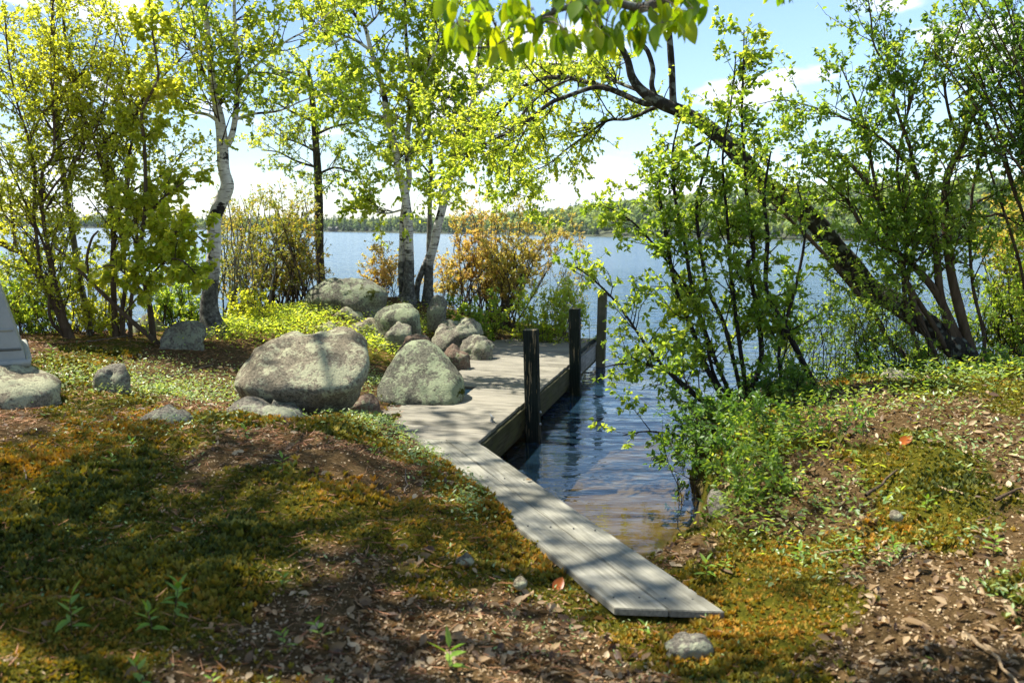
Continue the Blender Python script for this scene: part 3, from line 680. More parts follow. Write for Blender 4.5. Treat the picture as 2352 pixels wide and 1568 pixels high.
rock('low flat grey rock lying in front of the largest boulder', [(520, 938), (545, 916), (600, 909), (650, 924), (718, 952), (700, 985), (620, 990), (530, 975)], .60, M['rock_grey'], 0.7, 0, 4, 1.2, 4, back=0.1)
rock('small half-buried grey stone left of the low flat rock', [(322, 955), (345, 941), (400, 937), (440, 953), (450, 985), (390, 995), (325, 990)], .69, M['rock_grey'], 0.7, 0, 3, 1.2, 5)
rock('broad flat pale rock under the upturned boat', [(-160, 912), (-60, 880), (40, 866), (100, 872), (132, 892), (136, 920), (60, 935), (-60, 940), (-160, 940)], .80, M['rock_pale'], 0.8, 0, 4, 0.7, 6, back_lean=.9)
rock('small grey triangular stone in the moss right of the flat pale rock', [(212, 866), (240, 842), (265, 837), (285, 855), (298, 880), (255, 895), (215, 890)], .76, M['rock_grey'], 0.8, 0, 3, 1.2, 7)
rock('rounded boulder with a mossy hollow in front of the far tree trunk', [(702, 690), (712, 662), (740, 650), (800, 646), (860, 651), (889, 672), (886, 705), (860, 722), (800, 728), (712, 722)], .90, M['rock_moss'], 0.75, 0.1, 4, 0.8, 8)
rock('smooth low dome of rock below the white birch pair', [(860, 728), (880, 706), (920, 699), (955, 707), (970, 732), (965, 755), (910, 760), (865, 752)], .80, M['rock_green'], 0.9, 0, 4, 0.7, 9)
rock('lumpy grey rock at the far left corner of the deck', [(988, 765), (1000, 741), (1040, 730), (1080, 735), (1112, 766), (1112, 790), (1050, 800), (1000, 795)], .52, M['rock_grey'], 0.8, 0, 4, 2.6, 10)
rock('brown-grey rock resting on the deck boards', [(1052, 806), (1060, 780), (1085, 771), (1110, 778), (1134, 802), (1128, 818), (1085, 824), (1055, 818)], .42, M['rock_grey'], 0.9, 0, 4, 2.4, 11)
rock('dark rounded stone on the deck edge behind the green boulder', [(1020, 832), (1025, 806), (1045, 792), (1065, 803), (1078, 832), (1062, 846), (1022, 842)], .42, M['rock_pink'], 0.9, 0, 4, 2.2, 12)
rock('dark knobbly rock with a pale face above the pinkish rock', [(880, 782), (890, 756), (920, 742), (946, 748), (948, 772), (928, 795), (885, 798)], .60, M['rock_grey'], 0.8, 0, 4, 1.8, 13)
rock('upright blue-grey slab leaning by the foot of the white birches', [(984, 700), (992, 680), (1004, 678), (1022, 722), (1020, 740), (996, 736)], .80, M['rock_grey'], 0.6, 0, 3, 1.4, 14)
rock('flat-topped block of rock at the foot of the crooked birch', [(362, 790), (372, 756), (400, 748), (460, 748), (468, 772), (462, 802), (375, 806)], .78, M['rock_grey'], 0.9, 0, 4, 1.1, 15)
rock('dark boulder in shade behind the young yellow-leaved birch', [(295, 775), (318, 735), (345, 712), (365, 740), (372, 780), (330, 792)], .72, M['rock_moss'], 0.8, 0, 3, 1.0, 16, back=.7)
rock('smooth oval stone in the path before the plank end', [(1516, 1494), (1545, 1472), (1590, 1462), (1630, 1474), (1644, 1496), (1605, 1508), (1535, 1508)], .385, M['rock_grey'], 0.55, 0, 4, 0.5, 17, name='stone', back=.06, back_lean=.1)
rock('pale flat stone in the bright ground cover behind the largest boulder', [(718, 752), (740, 744), (770, 745), (780, 757), (760, 768), (722, 766)], .74, M['rock_pale'], 0.8, 0, 3, 1, 18, name='stone')
rock('pale flat stone just left of the pinkish rocks', [(800, 752), (830, 740), (868, 742), (880, 754), (850, 766), (805, 764)], .74, M['rock_pale'], 0.8, 0, 3, 1, 19, name='stone')
rock('flat tan stone sunk in the ground between the two big boulders', [(795, 935), (820, 918), (862, 916), (875, 930), (850, 945), (800, 946)], .43, M['rock_pink'], 0.8, 0, 3, 1, 20, name='stone')
rock('grey mottled rock under the shrubs on the right bank', [(2010, 885), (2040, 862), (2080, 856), (2118, 870), (2125, 896), (2060, 905)], .80, M['rock_grey'], 0.8, 0, 3, 1.2, 21, name='stone')
rock('mossy grey stone at the head of the inlet', [(1548, 1268), (1570, 1244), (1600, 1236), (1640, 1250), (1652, 1275), (1600, 1290), (1555, 1285)], .10, M['rock_moss'], 0.8, 0, 3, 1.2, 22, name='stone')
rock('dark wet stone at the water edge beside the planks', [(1480, 1300), (1500, 1278), (1535, 1272), (1560, 1290), (1550, 1310), (1495, 1315)], .12, M['rock_grey'], 0.9, 0, 3, 1.2, 23, name='stone')
rock('pale flat rock among the orange ground plants by the mossy-hollow boulder', [(755, 722), (780, 712), (820, 712), (845, 722), (830, 736), (765, 736)], .86, M['rock_pale'], 0.9, 0, 3, 1, 24, name='stone')
rock('small white pebble in the leaf litter on the right bank', [(2040, 1185), (2050, 1176), (2068, 1176), (2076, 1187), (2060, 1196), (2044, 1194)], .80, M['rock_pale'], 0.9, 0, 2, .6, 25, name='stone', skirt=False)
rock('pale pebble beside the near end of the planks', [(1178, 1340), (1188, 1328), (1204, 1328), (1212, 1342), (1196, 1352), (1182, 1350)], .44, M['rock_pale'], 0.9, 0, 2, .6, 26, name='stone', skirt=False)
rock('whitish chip of stone in the moss left of the planks', [(1040, 1288), (1060, 1276), (1085, 1280), (1092, 1292), (1070, 1300), (1046, 1298)], .50, M['rock_pale'], 0.7, 0, 2, .8, 27, name='stone', skirt=False)
# squared grey block in the cut bank
rock('upright weathered grey block set in the bank corner at the inlet', [(1632, 1250), (1636, 1190), (1640, 1135), (1662, 1132), (1680, 1180), (1692, 1240), (1690, 1275), (1640, 1280)], .05, M['rock_grey'], 0.7, 0, 4, .8, 28, name='stone')
# ------------------------------------------------------------------ branch and leaf builders
def catmull(P, R, n):
    P = np.asarray(P, float); R = np.asarray(R, float)
    Q = np.vstack([2 * P[0] - P[1], P, 2 * P[-1] - P[-2]]); seg = len(P) - 1
    u = np.linspace(0, seg - 1e-6, n); i = u.astype(int); t = (u - i)[:, None]
    a, b_, c, d = Q[i], Q[i + 1], Q[i + 2], Q[i + 3]
    pts = 0.5 * ((2 * b_) + (c - a) * t + (2 * a - 5 * b_ + 4 * c - d) * t ** 2 + (-a + 3 * b_ - 3 * c + d) * t ** 3)
    return pts, np.interp(u, np.arange(len(R)), R)
def tubes(PL, RL, sides):
    """PL (n,k,3) polylines, RL (n,k) radii -> verts, quads"""
    PL = np.asarray(PL, float); RL = np.asarray(RL, float); n, k, _ = PL.shape
    T = np.empty_like(PL); T[:, 1:-1] = PL[:, 2:] - PL[:, :-2]; T[:, 0] = PL[:, 1] - PL[:, 0]; T[:, -1] = PL[:, -1] - PL[:, -2]; T = unit(T)
    m = unit(T.mean(1)); ref = np.where((np.abs(m[:, 2]) < 0.8)[:, None], np.array([[0, 0, 1.0]]), np.array([[1.0, 0, 0]]))
    A = unit(np.cross(T, ref[:, None, :])); B = np.cross(T, A)
    th = np.arange(sides) / sides * 2 * np.pi
    V = PL[:, :, None] + RL[:, :, None, None] * (A[:, :, None] * np.cos(th)[None, None, :, None] + B[:, :, None] * np.sin(th)[None, None, :, None])
    I = np.arange(n * k * sides).reshape(n, k, sides)
    a = I[:, :-1]; b_ = I[:, 1:]
    F = np.stack([a, np.roll(a, -1, 2), np.roll(b_, -1, 2), b_], -1).reshape(-1, 4)
    return V.reshape(-1, 3), F
def leafgeo(P, Dv, Nv, L, wr, fold=0.25, droop=0.15):
    """n leaves of four triangles: two blades folded at the midrib, pointed tip"""
    n = len(P); Dv = unit(Dv); S = unit(np.cross(Dv, Nv)); Nn = np.cross(S, Dv); L = L[:, None]; w = L * np.asarray(wr).reshape(-1, 1) * 0.5
    p0 = P; tip = P + Dv * L - Nn * L * droop
    def side(t, s, k): return P + Dv * L * t + S * w * s * k + Nn * (w * fold * k) - Nn * L * droop * t * t
    V = np.stack([p0, side(.30, 1, .92), side(.62, 1, .80), tip, side(.62, -1, .80), side(.30, -1, .92)], 1)
    b_ = (np.arange(n) * 6)[:, None]
    F = np.concatenate([b_ + np.array([[0, 1, 2, 3]]), b_ + np.array([[0, 3, 4, 5]])], 0)
    return V.reshape(-1, 3), F

def leafquad(P, Dv, Nv, L, wr):
    Dv = unit(Dv); S = unit(np.cross(Dv, Nv)); Nn = np.cross(S, Dv); L = L[:, None]; w = L * np.asarray(wr).reshape(-1, 1) * 0.5
    V = np.stack([P, P + Dv * L * .45 + S * w - Nn * w * .2, P + Dv * L - Nn * L * .12, P + Dv * L * .45 - S * w + Nn * w * .35], 1)
    return V.reshape(-1, 3), np.arange(len(P) * 4).reshape(-1, 4)
def boost(levels):
    out = []
    for i, s in enumerate(levels):
        s = dict(s); s['rate'] = s['rate'] * (2.1, 1.6)[i]; lf = dict(s['leaf']); lf['n'] *= 1.75; s['leaf'] = lf; out.append(s)
    return out

class Grow:
    def __init__(self, seed): self.r = np.random.default_rng(seed); self.tw = {}; self.LP = []; self.LD = []; self.LL = []
    def addtw(self, P, R, sides):
        self.tw.setdefault((len(P), sides), []).append((P, R))
    def shoot(self, p, d, L, r0, k, wig, up):
        r = self.r; pts = [p]; st = L / (k - 1); d = d / np.linalg.norm(d)
        for _ in range(k - 1):
            d = d + r.normal(0, wig, 3); d[2] += up; d = d / np.linalg.norm(d); pts.append(pts[-1] + d * st)
        return np.array(pts), np.linspace(r0, max(r0 * 0.3, 0.0011), k)
    def sprout(self, P, R, levels, lvl=0):
        """spawn side shoots along polyline P; levels = list of dicts, last level carries leaves"""
        if lvl >= len(levels): return
        s = levels[lvl]; r = self.r
        seg = np.linalg.norm(np.diff(P, axis=0), axis=1); cum = np.r_[0, np.cumsum(seg)]; L = cum[-1]
        n = r.poisson(s['rate'] * L * (1 - s.get('start', 0.1))) + s.get('min', 0)
        ts = r.uniform(s.get('start', 0.1), 1.0, n)
        for t in ts:
            c = t * L; i = min(np.searchsorted(cum, c, 'right') - 1, len(seg) - 1); f = (c - cum[i]) / max(seg[i], 1e-6)
            p = P[i] * (1 - f) + P[i + 1] * f; tg = unit(P[i + 1] - P[i]); rad = R[i] * (1 - f) + R[i + 1] * f
            q = r.normal(0, 1, 3); q[2] *= s.get('flat', 1.0); q = unit(q - tg * (q @ tg)); a = math.radians(r.uniform(*s.get('ang', (30, 65))))
            d = tg * math.cos(a) + q * math.sin(a); d[2] += s.get('lift', 0.1)
            if 'bias' in s: d = d + np.array(s['bias'])
            ln = r.uniform(*s['len']) * (1 - s.get('taper', 0.4) * t)
            r0 = min(rad * 0.65, s.get('rk', 0.012) * ln + 0.0015); k = s.get('k', 6)
            Q, S_ = self.shoot(p, d, ln, r0, k, s.get('wig', 0.16), s.get('up', 0.03))
            self.addtw(Q, S_, s.get('sides', 3))
            if 'leaf' in s: self.leafy(Q, s['leaf'])
            self.sprout(Q, S_, levels, lvl + 1)
    def leafy(self, Q, lf):
        r = self.r; n = r.poisson(lf['n']); k = len(Q)
        if n == 0: return
        t = r.uniform(lf.get('t0', 0.15), 1.0, n) * (k - 1.001); i = t.astype(int); f = (t - i)[:, None]
        p = Q[i] * (1 - f) + Q[i + 1] * f; tg = unit(Q[i + 1] - Q[i])
        d = unit(tg * 0.5 + r.normal(0, 0.75, (n, 3))); d[:, 2] -= lf.get('hang', 0.2); d = unit(d)
        self.LP.append(p); self.LD.append(d); self.LL.append(r.uniform(lf['len'][0], lf['len'][1], n))
    def leaf_arrays(self):
        if not self.LP: return np.zeros((0, 3)), np.zeros((0, 3)), np.zeros(0)
        return np.concatenate(self.LP), np.concatenate(self.LD), np.concatenate(self.LL)
    def twig_mesh(self, base, mat, name='twigs'):
        VV, FF, o = [], [], 0
        for (k, sides), lst in self.tw.items():
            V, F = tubes(np.array([a for a, _ in lst]), np.array([b_ for _, b_ in lst]), sides); VV.append(V); FF.append(F + o); o += len(V)
        if not VV: return None
        return mesh(name, np.concatenate(VV) - base, np.concatenate(FF), mat, None, True)

def leaf_normals(r, d):
    up = np.array([0, 0, 1.0]) + r.normal(0, 0.65, d.shape); return unit(up - d * (up * d).sum(-1, keepdims=True))
def smoothpath(pts, radii, n=None):
    n = n or max(10, len(pts) * 4)
    return catmull(pts, radii, n)
def stem_mesh(name, P, R, base, mat, sides=9, seed=0, lump=0.06):
    V, F = tubes(P[None], R[None], sides)
    nr = fbm(V * 5.0 + seed, 3); c = np.repeat(P, sides, 0); V = c + (V - c) * (1 + lump * nr[:, None])
    return mesh(name, V - base, F, mat, None, True)

TRIS = {}
def tree(name, label, cat, paths, y, levels, leafmat_, barkm, twigm, seed, rs=1.0, rpx=None, wr=0.62, group=None, dy=None, flare=0.0, sides=9, shade=None, leafname='foliage', big=0, fold=.25, offs=None):
    """paths: list of (points [(px,py,dist offset)], [radii in px]) seen at distance y; the first is the trunk"""
    g = Grow(seed); P3 = []
    for pts, rad in paths:
        pp = np.array([D(q[0], q[1], y + (q[2] if len(q) > 2 else 0.0)) for q in pts]); rr = np.interp(np.linspace(0, 1, len(pp)), np.linspace(0, 1, len(rad)), rad) * y / FPX * rs
        P3.append(smoothpath(pp, rr))
    P0, R0 = P3[0]; b0 = P0[0].copy(); b0[2] = gz1(b0[0], b0[1])
    if P0[0][2] > b0[2] - 0.02:      # carry the stem down into the ground
        low = P0[0].copy(); low[2] = b0[2] - 0.08; P0 = np.vstack([low, P0]); R0 = np.r_[R0[0] * 1.15, R0]
    if flare:
        zz = P0[:, 2] - b0[2]; R0 = R0 * (1 + flare * np.exp(-np.clip(zz, 0, 9) / 0.13))
    P3[0] = (P0, R0)
    root = thing(name, label, cat, tuple(b0), group)
    for i, (P, R) in enumerate(P3):
        if i and P[0][2] < b0[2] + 0.5 and abs(P[0][2] - gz1(P[0][0], P[0][1])) < 0.5:
            low = P[0].copy(); low[2] = gz1(low[0], low[1]) - 0.08
            if low[2] < P[0][2]: P = np.vstack([low, P]); R = np.r_[R[0] * 1.1, R]
        link('trunk' if i == 0 else 'limb', stem_mesh('trunk' if i == 0 else 'limb', P, R, b0, barkm, sides if R.max() > .015 else 6, seed + i), root)
        g.sprout(P, R, boost(levels[i] if isinstance(levels, dict) and i in levels else (levels['all'] if isinstance(levels, dict) else levels)))
    me = g.twig_mesh(b0, twigm)
    if me: tag(link('twigs', me, root), kind='stuff')
    finish_leaves(g, root, b0, leafmat_, wr, seed, big, fold)
    return root
def finish_leaves(g, root, b0, leafmat_, wr, seed, big=0, fold=.25, bigmat=None):
    lp, ld, ll = g.leaf_arrays(); r = np.random.default_rng(seed + 5)
    if len(lp) == 0: return
    if b0[1] > 4: ll = ll * (1.38 if b0[1] > 13 else (1.12 if b0[1] > 9.6 else 1.05))
    nn = leaf_normals(r, ld)
    if big:
        # the leaves that show largest are leaves of their own
        dist = np.linalg.norm(lp - np.array([0, 0, CAMH]), axis=1)
        uv = (lp - np.array([0, 0, CAMH])); fz = uv @ FWD; ux = uv @ RT / fz * FPX; uy = uv @ UPV / fz * FPX
        ok = (np.abs(ux) < 1170) & (np.abs(uy) < 780); score = np.where(ok, ll / dist, 0); order = np.argsort(-score)
        pick = order[:big]; rest = order[big:]
        protos = []
        for q in range(4):
            V, F = leafgeo(np.zeros((1, 3)), np.array([[1.0, 0, 0]]), np.array([[0, 0, 1.0]]), np.array([1.0]), wr * (0.9 + .07 * q), fold + .08 * q, 0.10 + .06 * q)
            protos.append(mesh('leaf', V, F, bigmat or M['leaf_young'], None, False))
        for j in pick:
            o = link('leaf', protos[int(r.integers(4))], root)
            S = np.cross(ld[j], nn[j]); Mx = Matrix(((ld[j][0], -S[0], nn[j][0]), (ld[j][1], -S[1], nn[j][1]), (ld[j][2], -S[2], nn[j][2])))
            o.matrix_basis = Matrix.LocRotScale(Vector(lp[j] - b0), Mx.to_quaternion(), Vector((ll[j],) * 3))
        lp, ld, ll, nn = lp[rest], ld[rest], ll[rest], nn[rest]
    if b0[1] > 9.6 or b0[1] < 4:
        V, F = leafquad(lp, ld, nn, ll, wr * r.uniform(.85, 1.25, len(lp))); per = 4
    else:
        V, F = leafgeo(lp, ld, nn, ll, wr * r.uniform(.8, 1.2, len(lp)), fold, r.uniform(0.02, 0.3, len(lp))[:, None]); per = 6
    tone = np.clip(0.5 + 0.28 * fbm(lp * 1.3 + seed, 2) + r.normal(0, 0.2, len(lp)), 0, 1)
    tag(link('foliage', mesh('foliage', V - b0, F, leafmat_, np.repeat(tone, per), False), root), kind='stuff')
    TRIS[root.name] = len(lp)

def shrub(name, label, cat, base, crown, nstem, levels, leafmat_, barkm, twigm, seed, r0=0.014, wr=0.5, group=None, spread=0.25, lean=(0, 0, 0), wig=0.10):
    """many stems from one foot; crown = list of (px,py,dist) aim points spread through the crown"""
    g = Grow(seed); r = g.r; b0 = np.array(base, float); b0[2] = gz1(b0[0], b0[1])
    root = thing(name, label, cat, tuple(b0), group)
    aims = np.array(crown)
    for i in range(nstem):
        tgt = aims[r.integers(len(aims))] + r.normal(0, 0.10, 3)
        p = b0 + np.array([r.normal(0, spread), r.normal(0, spread * .7), 0]); p[2] = gz1(p[0], p[1]) - 0.05
        mid = p * 0.5 + tgt * 0.5 + r.normal(0, 0.09, 3) + np.array([0, 0, 0.06 * np.linalg.norm(tgt - p)])
        P, R = catmull([p, p * .75 + mid * .25 + r.normal(0, .03, 3), mid, tgt], [r0 * r.uniform(.7, 1.2)] * 2 + [r0 * .6, r0 * .22], 12)
        P[2:-1] += r.normal(0, 0.012, P[2:-1].shape)
        link('stem', stem_mesh('stem', P, R, b0, barkm, 6, seed + i, .05), root)
        g.sprout(P, R, levels)
    me = g.twig_mesh(b0, twigm)
    if me: tag(link('twigs', me, root), kind='stuff')
    finish_leaves(g, root, b0, leafmat_, wr, seed)
    return root

def lv(rate1, len1, rate2, len2, nleaf, lleaf, start=.25, hang=.2, ang=(30, 65), lift=.1, up=.03, flat=1.0, rk=.012, wig=.16, bias=None):
    rate1 *= 1.4; rate2 *= 1.3; nleaf *= 1.5
    a = dict(rate=rate1, len=len1, start=start, ang=ang, lift=lift, up=up, flat=flat, rk=rk, wig=wig, k=6, sides=3, leaf=dict(n=nleaf * .5, len=lleaf, hang=hang, t0=.4))
    b_ = dict(rate=rate2, len=len2, start=.15, ang=(25, 70), lift=.02, up=.01, rk=.008, wig=.2, k=4, sides=3, leaf=dict(n=nleaf, len=lleaf, hang=hang))
    if bias is not None: a['bias'] = bias
    return [a, b_]

# ------------------------------------------------------------------ the trees and shrubs on the left
YB = W(490, 770, .80)[1]
tree('birch_tree', 'crooked white birch with a lichened foot, left of the boulders', 'tree',
     [([(494, 765), (484, 735), (480, 700), (486, 640), (492, 580), (491, 525), (496, 492), (511, 457), (522, 427), (514, 393), (511, 349), (509, 307), (503, 265), (490, 200), (480, 110), (470, 0), (462, -140)], [30, 27, 22, 19, 17, 17, 17, 18, 17, 15, 15, 14, 12, 10, 8, 6, 3]),
      ([(520, 335), (530, 318), (539, 281), (545, 221), (549, 161), (542, 100), (538, 0), (545, -120)], [9, 8, 7, 7, 6, 5, 4, 2]),
      ([(506, 285), (480, 265, .1), (440, 255, .2), (400, 230, .2), (360, 215, .3), (320, 230, .3)], [5, 4, 3, 2, 1.2]),
      ([(540, 275), (580, 262), (640, 255), (700, 230), (760, 215)], [4, 3, 2, 1]),
      ([(546, 200), (590, 150), (650, 100), (720, 60), (790, 0)], [4, 3, 2, 1]),
      ([(490, 205), (450, 140), (420, 60), (400, -40)], [5, 4, 3, 2]),
      ([(508, 776, -.15), (500, 755, -.1), (492, 735, -.03)], [14, 15, 12])],
     YB, {'all': lv(5.6, (.4, 1.15), 5.5, (.15, .42), 5, (.03, .055), .12, .35, (35, 75)), 0: lv(4.4, (.5, 1.4), 5.5, (.15, .45), 4.5, (.03, .055), .5, .35, (40, 80), .05), 6: []},
     M['leaf_birch'], M['birch'], M['twig'], 21, rs=.88, wr=.82, flare=.35, sides=12)
YL = W(345, 775, .76)[1] - .9
tree('young_birch', 'young birch with large glowing yellow-green leaves before the crooked birch', 'tree',
     [([(354, 785), (346, 720), (340, 686), (330, 636), (322, 576), (334, 474), (332, 342), (326, 261), (350, 209), (364, 173), (350, 72), (342, -20)], [7, 7, 6, 6, 5, 4.5, 4, 3.5, 3, 2.5, 2, 1]),
      ([(330, 610), (370, 560, -.2), (410, 530, -.3), (450, 540, -.35), (490, 575, -.4)], [3.5, 3, 2, 1.2]),
      ([(326, 590), (300, 530, -.2), (290, 470, -.2), (300, 400, -.2)], [3, 2.5, 1.5]),
      ([(333, 650), (380, 600, -.3), (420, 600, -.5), (460, 640, -.5)], [3, 2.5, 1.2]),
      ([(332, 500), (380, 450, -.1), (420, 420, -.1), (440, 400, 0)], [3, 2, 1]),
      ([(338, 680), (300, 640, -.3), (260, 610, -.4), (220, 620, -.4)], [3, 2, 1])],
     YL, {'all': lv(8, (.15, .55), 6.5, (.08, .25), 4.2, (.045, .078), .1, .55, (35, 80)), 0: lv(5, (.2, .6), 6, (.1, .25), 4.2, (.045, .075), .3, .5, (40, 80))},
     M['leaf_yellow'], M['bark_brown'], M['twig_dark'], 22, wr=.78, big=280, fold=.2)
YS1 = W(160, 782, .80)[1]
tree('shrub_tree', 'brown multi-stemmed shrub bending out of frame at the far left', 'shrub',
     [([(164, 785), (141, 727), (121, 686), (96, 646), (76, 612), (52, 582), (30, 574), (0, 558), (-70, 520), (-120, 430)], [17, 14, 12, 11, 10, 9, 8, 8, 6, 4]),
      ([(98, 650), (95, 636), (88, 586), (83, 536), (78, 495), (80, 402), (66, 321), (40, 240), (20, 140), (10, 20)], [6, 6, 5, 5, 4, 3, 2]),
      ([(150, 740), (141, 696), (125, 646), (113, 576), (101, 515), (96, 402), (125, 342), (117, 161), (120, 40), (125, -40)], [7, 8, 7, 6, 5, 4, 3, 2]),
      ([(150, 775), (120, 740, -.1), (112, 700, -.1), (118, 640), (100, 560), (60, 470), (30, 400), (0, 340)], [6, 5, 4, 4, 3, 2]),
      ([(66, 330), (100, 260), (160, 200), (210, 130), (230, 50)], [3, 2.5, 1.5]),
      ([(40, 580), (30, 520), (20, 440), (-10, 330), (-20, 200)], [5, 4, 3, 2]),
      ([(90, 480), (130, 420), (190, 350), (230, 270), (250, 170), (270, 60)], [4, 3, 2.5, 1.5])],
     YS1, lv(4.8, (.35, 1.2), 5.4, (.15, .5), 5.8, (.026, .047), .1, .15, (30, 75)), M['leaf_yellow'], M['bark_brown'], M['twig'], 23, wr=.6, rs=.72)
tree('slender_tree', 'thin pale grey trunk standing just right of the bent multi-stemmed shrub', 'tree',
     [([(208, 785), (203, 740), (195, 697), (187, 660), (175, 590), (161, 499), (153, 442), (142, 380), (132, 280), (128, 160), (120, 40), (115, -60)], [8, 8, 7.5, 7, 7, 6.5, 6, 5, 4, 3, 2]),
      ([(150, 430), (175, 360), (210, 300), (260, 240), (300, 150)], [3.5, 3, 2, 1]), ([(138, 330), (90, 250), (50, 180), (20, 90)], [3, 2, 1])],
     YS1 + .5, lv(5.4, (.35, 1.3), 5.4, (.15, .5), 5.8, (.026, .047), .3, .2), M['leaf_yellow'], M['bark_grey'], M['twig_grey'], 24, wr=.65)
tree('clump_tree', 'clump of brown stems with loose yellow leaves behind the young birch', 'tree',
     [([(268, 788), (263, 717), (259, 596), (262, 540), (249, 442), (225, 342), (189, 261), (170, 190), (150, 90), (140, -20)], [12, 9, 8, 7.5, 7, 6, 5, 4, 2]),
      ([(285, 785), (280, 720), (290, 640), (280, 560), (268, 470), (250, 400), (240, 330), (277, 290), (300, 220), (281, 100), (240, 30)], [8, 7, 6, 5, 5, 4, 3, 2]),
      ([(300, 780), (300, 700), (315, 600), (310, 500), (290, 400), (310, 300), (320, 240), (380, 170), (430, 120)], [7, 6, 5, 4, 3, 2]),
      ([(225, 345), (170, 320), (110, 290), (60, 240)], [3.5, 2.5, 1.5]), ([(258, 470), (320, 430), (390, 390), (430, 330)], [3.5, 2.5, 1.5])],
     YS1 + .25, lv(5.2, (.35, 1.2), 5.4, (.15, .5), 5.8, (.026, .047), .25, .25), M['leaf_yellow'], M['bark_brown'], M['twig'], 25, wr=.65, rs=.72)
tree('leaning_sapling', 'bare-stemmed sapling slanting up to the left from beside the flat-topped rock', 'sapling',
     [([(376, 800), (342, 771), (302, 737), (261, 698), (221, 660), (201, 640), (161, 596), (125, 568)], [7, 6, 5.5, 5, 4.5, 4, 3, 2]),
      ([(215, 655), (203, 625), (200, 590), (211, 548), (226, 530)], [3.5, 3.5, 3, 2]), ([(285, 722), (310, 690), (340, 670), (380, 655)], [2.5, 2, 1.2])],
     YL - .15, lv(1.5, (.15, .4), 5, (.1, .2), 4, (.04, .06), .5, .4), M['leaf_yellow'], M['bark_brown'], M['twig_dark'], 26, wr=.75)

def aim(pxs, y, z0=0): return [D(a, b_, y + c) for a, b_, c in pxs]
def fan(cx, cy, rx, ry, y, n, seed, dz=.5):
    r = np.random.default_rng(seed); a = r.uniform(0, 2 * np.pi, n); q = r.random(n) ** .5
    return [D(cx + rx * q_ * math.cos(a_), cy + ry * q_ * math.sin(a_), y + r.uniform(-dz, dz)) for a_, q_ in zip(a, q)]
def foot(px, py, z): return W(px, py, z)
LT = lv(4.4, (.2, .6), 8, (.08, .25), 6.5, (.022, .04), .2, .05, (25, 60), .12)
YT = 13.6
shrub('thicket_shrub', 'brown twiggy thicket with olive and orange leaves right of the crooked birch', 'shrub', D(640, 700, YT), fan(620, 480, 95, 90, YT, 30, 1), 34, LT, M['leaf_thicket'], M['twig'], M['twig_grey'], 31, .016, .5, None, .38)
shrub('thicket_shrub', 'darker leggy thicket of thin stems beside the dark tree trunk', 'shrub', D(690, 700, YT + .5), fan(685, 520, 50, 90, YT + .5, 30, 2), 22, LT, M['leaf_thicket'], M['twig'], M['twig_grey'], 32, .014, .5, None, .25)
shrub('thicket_shrub', 'loose leafy shrub with a pale forked stem close behind the crooked birch', 'shrub', D(560, 715, YT - 1), fan(560, 520, 55, 100, YT - 1, 30, 3), 16, LT, M['leaf_thicket'], M['bark_grey'], M['twig_grey'], 33, .018, .5, None, .22)
shrub('bush', 'bright green leafy bush at the water side behind the flat-topped rock', 'bush', D(395, 752, YB + 1.0), fan(400, 650, 80, 95, YB + 1.0, 24, 4), 40, lv(6, (.12, .35), 8, (.06, .18), 6, (.03, .05), .1, .1), M['leaf_green'], M['twig'], M['twig'], 34, .008, .55, None, .3)
shrub('bush', 'scruffy green bush at the water edge behind the bent multi-stemmed shrub', 'bush', D(60, 790, YS1 + .5), fan(50, 650, 80, 120, YS1 + .5, 24, 5), 42, lv(5, (.15, .4), 8, (.07, .2), 6, (.03, .05), .1, .1), M['leaf_green'], M['twig'], M['twig'], 35, .009, .55, None, .3)
shrub('bush', 'leafy undergrowth under the clump of brown stems by the lake', 'bush', D(225, 770, YS1 + .6), fan(235, 650, 80, 115, YS1 + .6, 24, 6), 38, lv(5, (.12, .35), 8, (.06, .18), 6, (.03, .05), .1, .1), M['leaf_yellow'], M['twig'], M['twig'], 36, .008, .55, None, .28)
shrub('bush', 'small sunlit bush between the crooked birch and the brown thicket', 'bush', D(575, 735, YB + .9), fan(575, 680, 38, 38, YB + .9, 20, 7), 16, lv(8, (.1, .25), 10, (.05, .14), 6, (.03, .048), .1, .0), M['leaf_yellow'], M['twig'], M['twig'], 37, .007, .5, None, .22)
tree('dark_tree', 'straight dark-barked tree with sparse pale leaves behind the mossy-hollow boulder', 'tree',
     [([(742, 668), (737, 640), (734, 590), (732, 483), (730, 402), (726, 342), (720, 261), (714, 197), (706, 150)], [13, 11, 10, 10, 9, 8, 7, 6, 3]),
      ([(729, 385), (680, 370), (640, 350), (600, 345)], [3, 2, 1]), ([(731, 400), (770, 385), (810, 395), (840, 380)], [3, 2, 1]), ([(724, 310), (770, 290), (820, 280), (850, 262)], [3, 2, 1]),
      ([(722, 280), (680, 262), (640, 240), (600, 225)], [3, 2, 1]), ([(717, 225), (760, 200), (800, 190), (835, 165)], [2.5, 2, 1]), ([(712, 190), (680, 170), (640, 160), (610, 140)], [2.5, 2, 1]), ([(727, 350), (690, 330), (650, 315), (610, 290)], [2.5, 2, 1])],
     14.9, {'all': lv(8, (.25, .9), 7, (.1, .3), 6, (.022, .04), .1, .1, (35, 75), .08), 0: lv(3.4, (.35, 1.2), 6, (.1, .3), 5.5, (.022, .04), .45, .1, (60, 90), .1)}, M['leaf_birch'], M['bark_dark'], M['twig_grey'], 41, wr=.5)

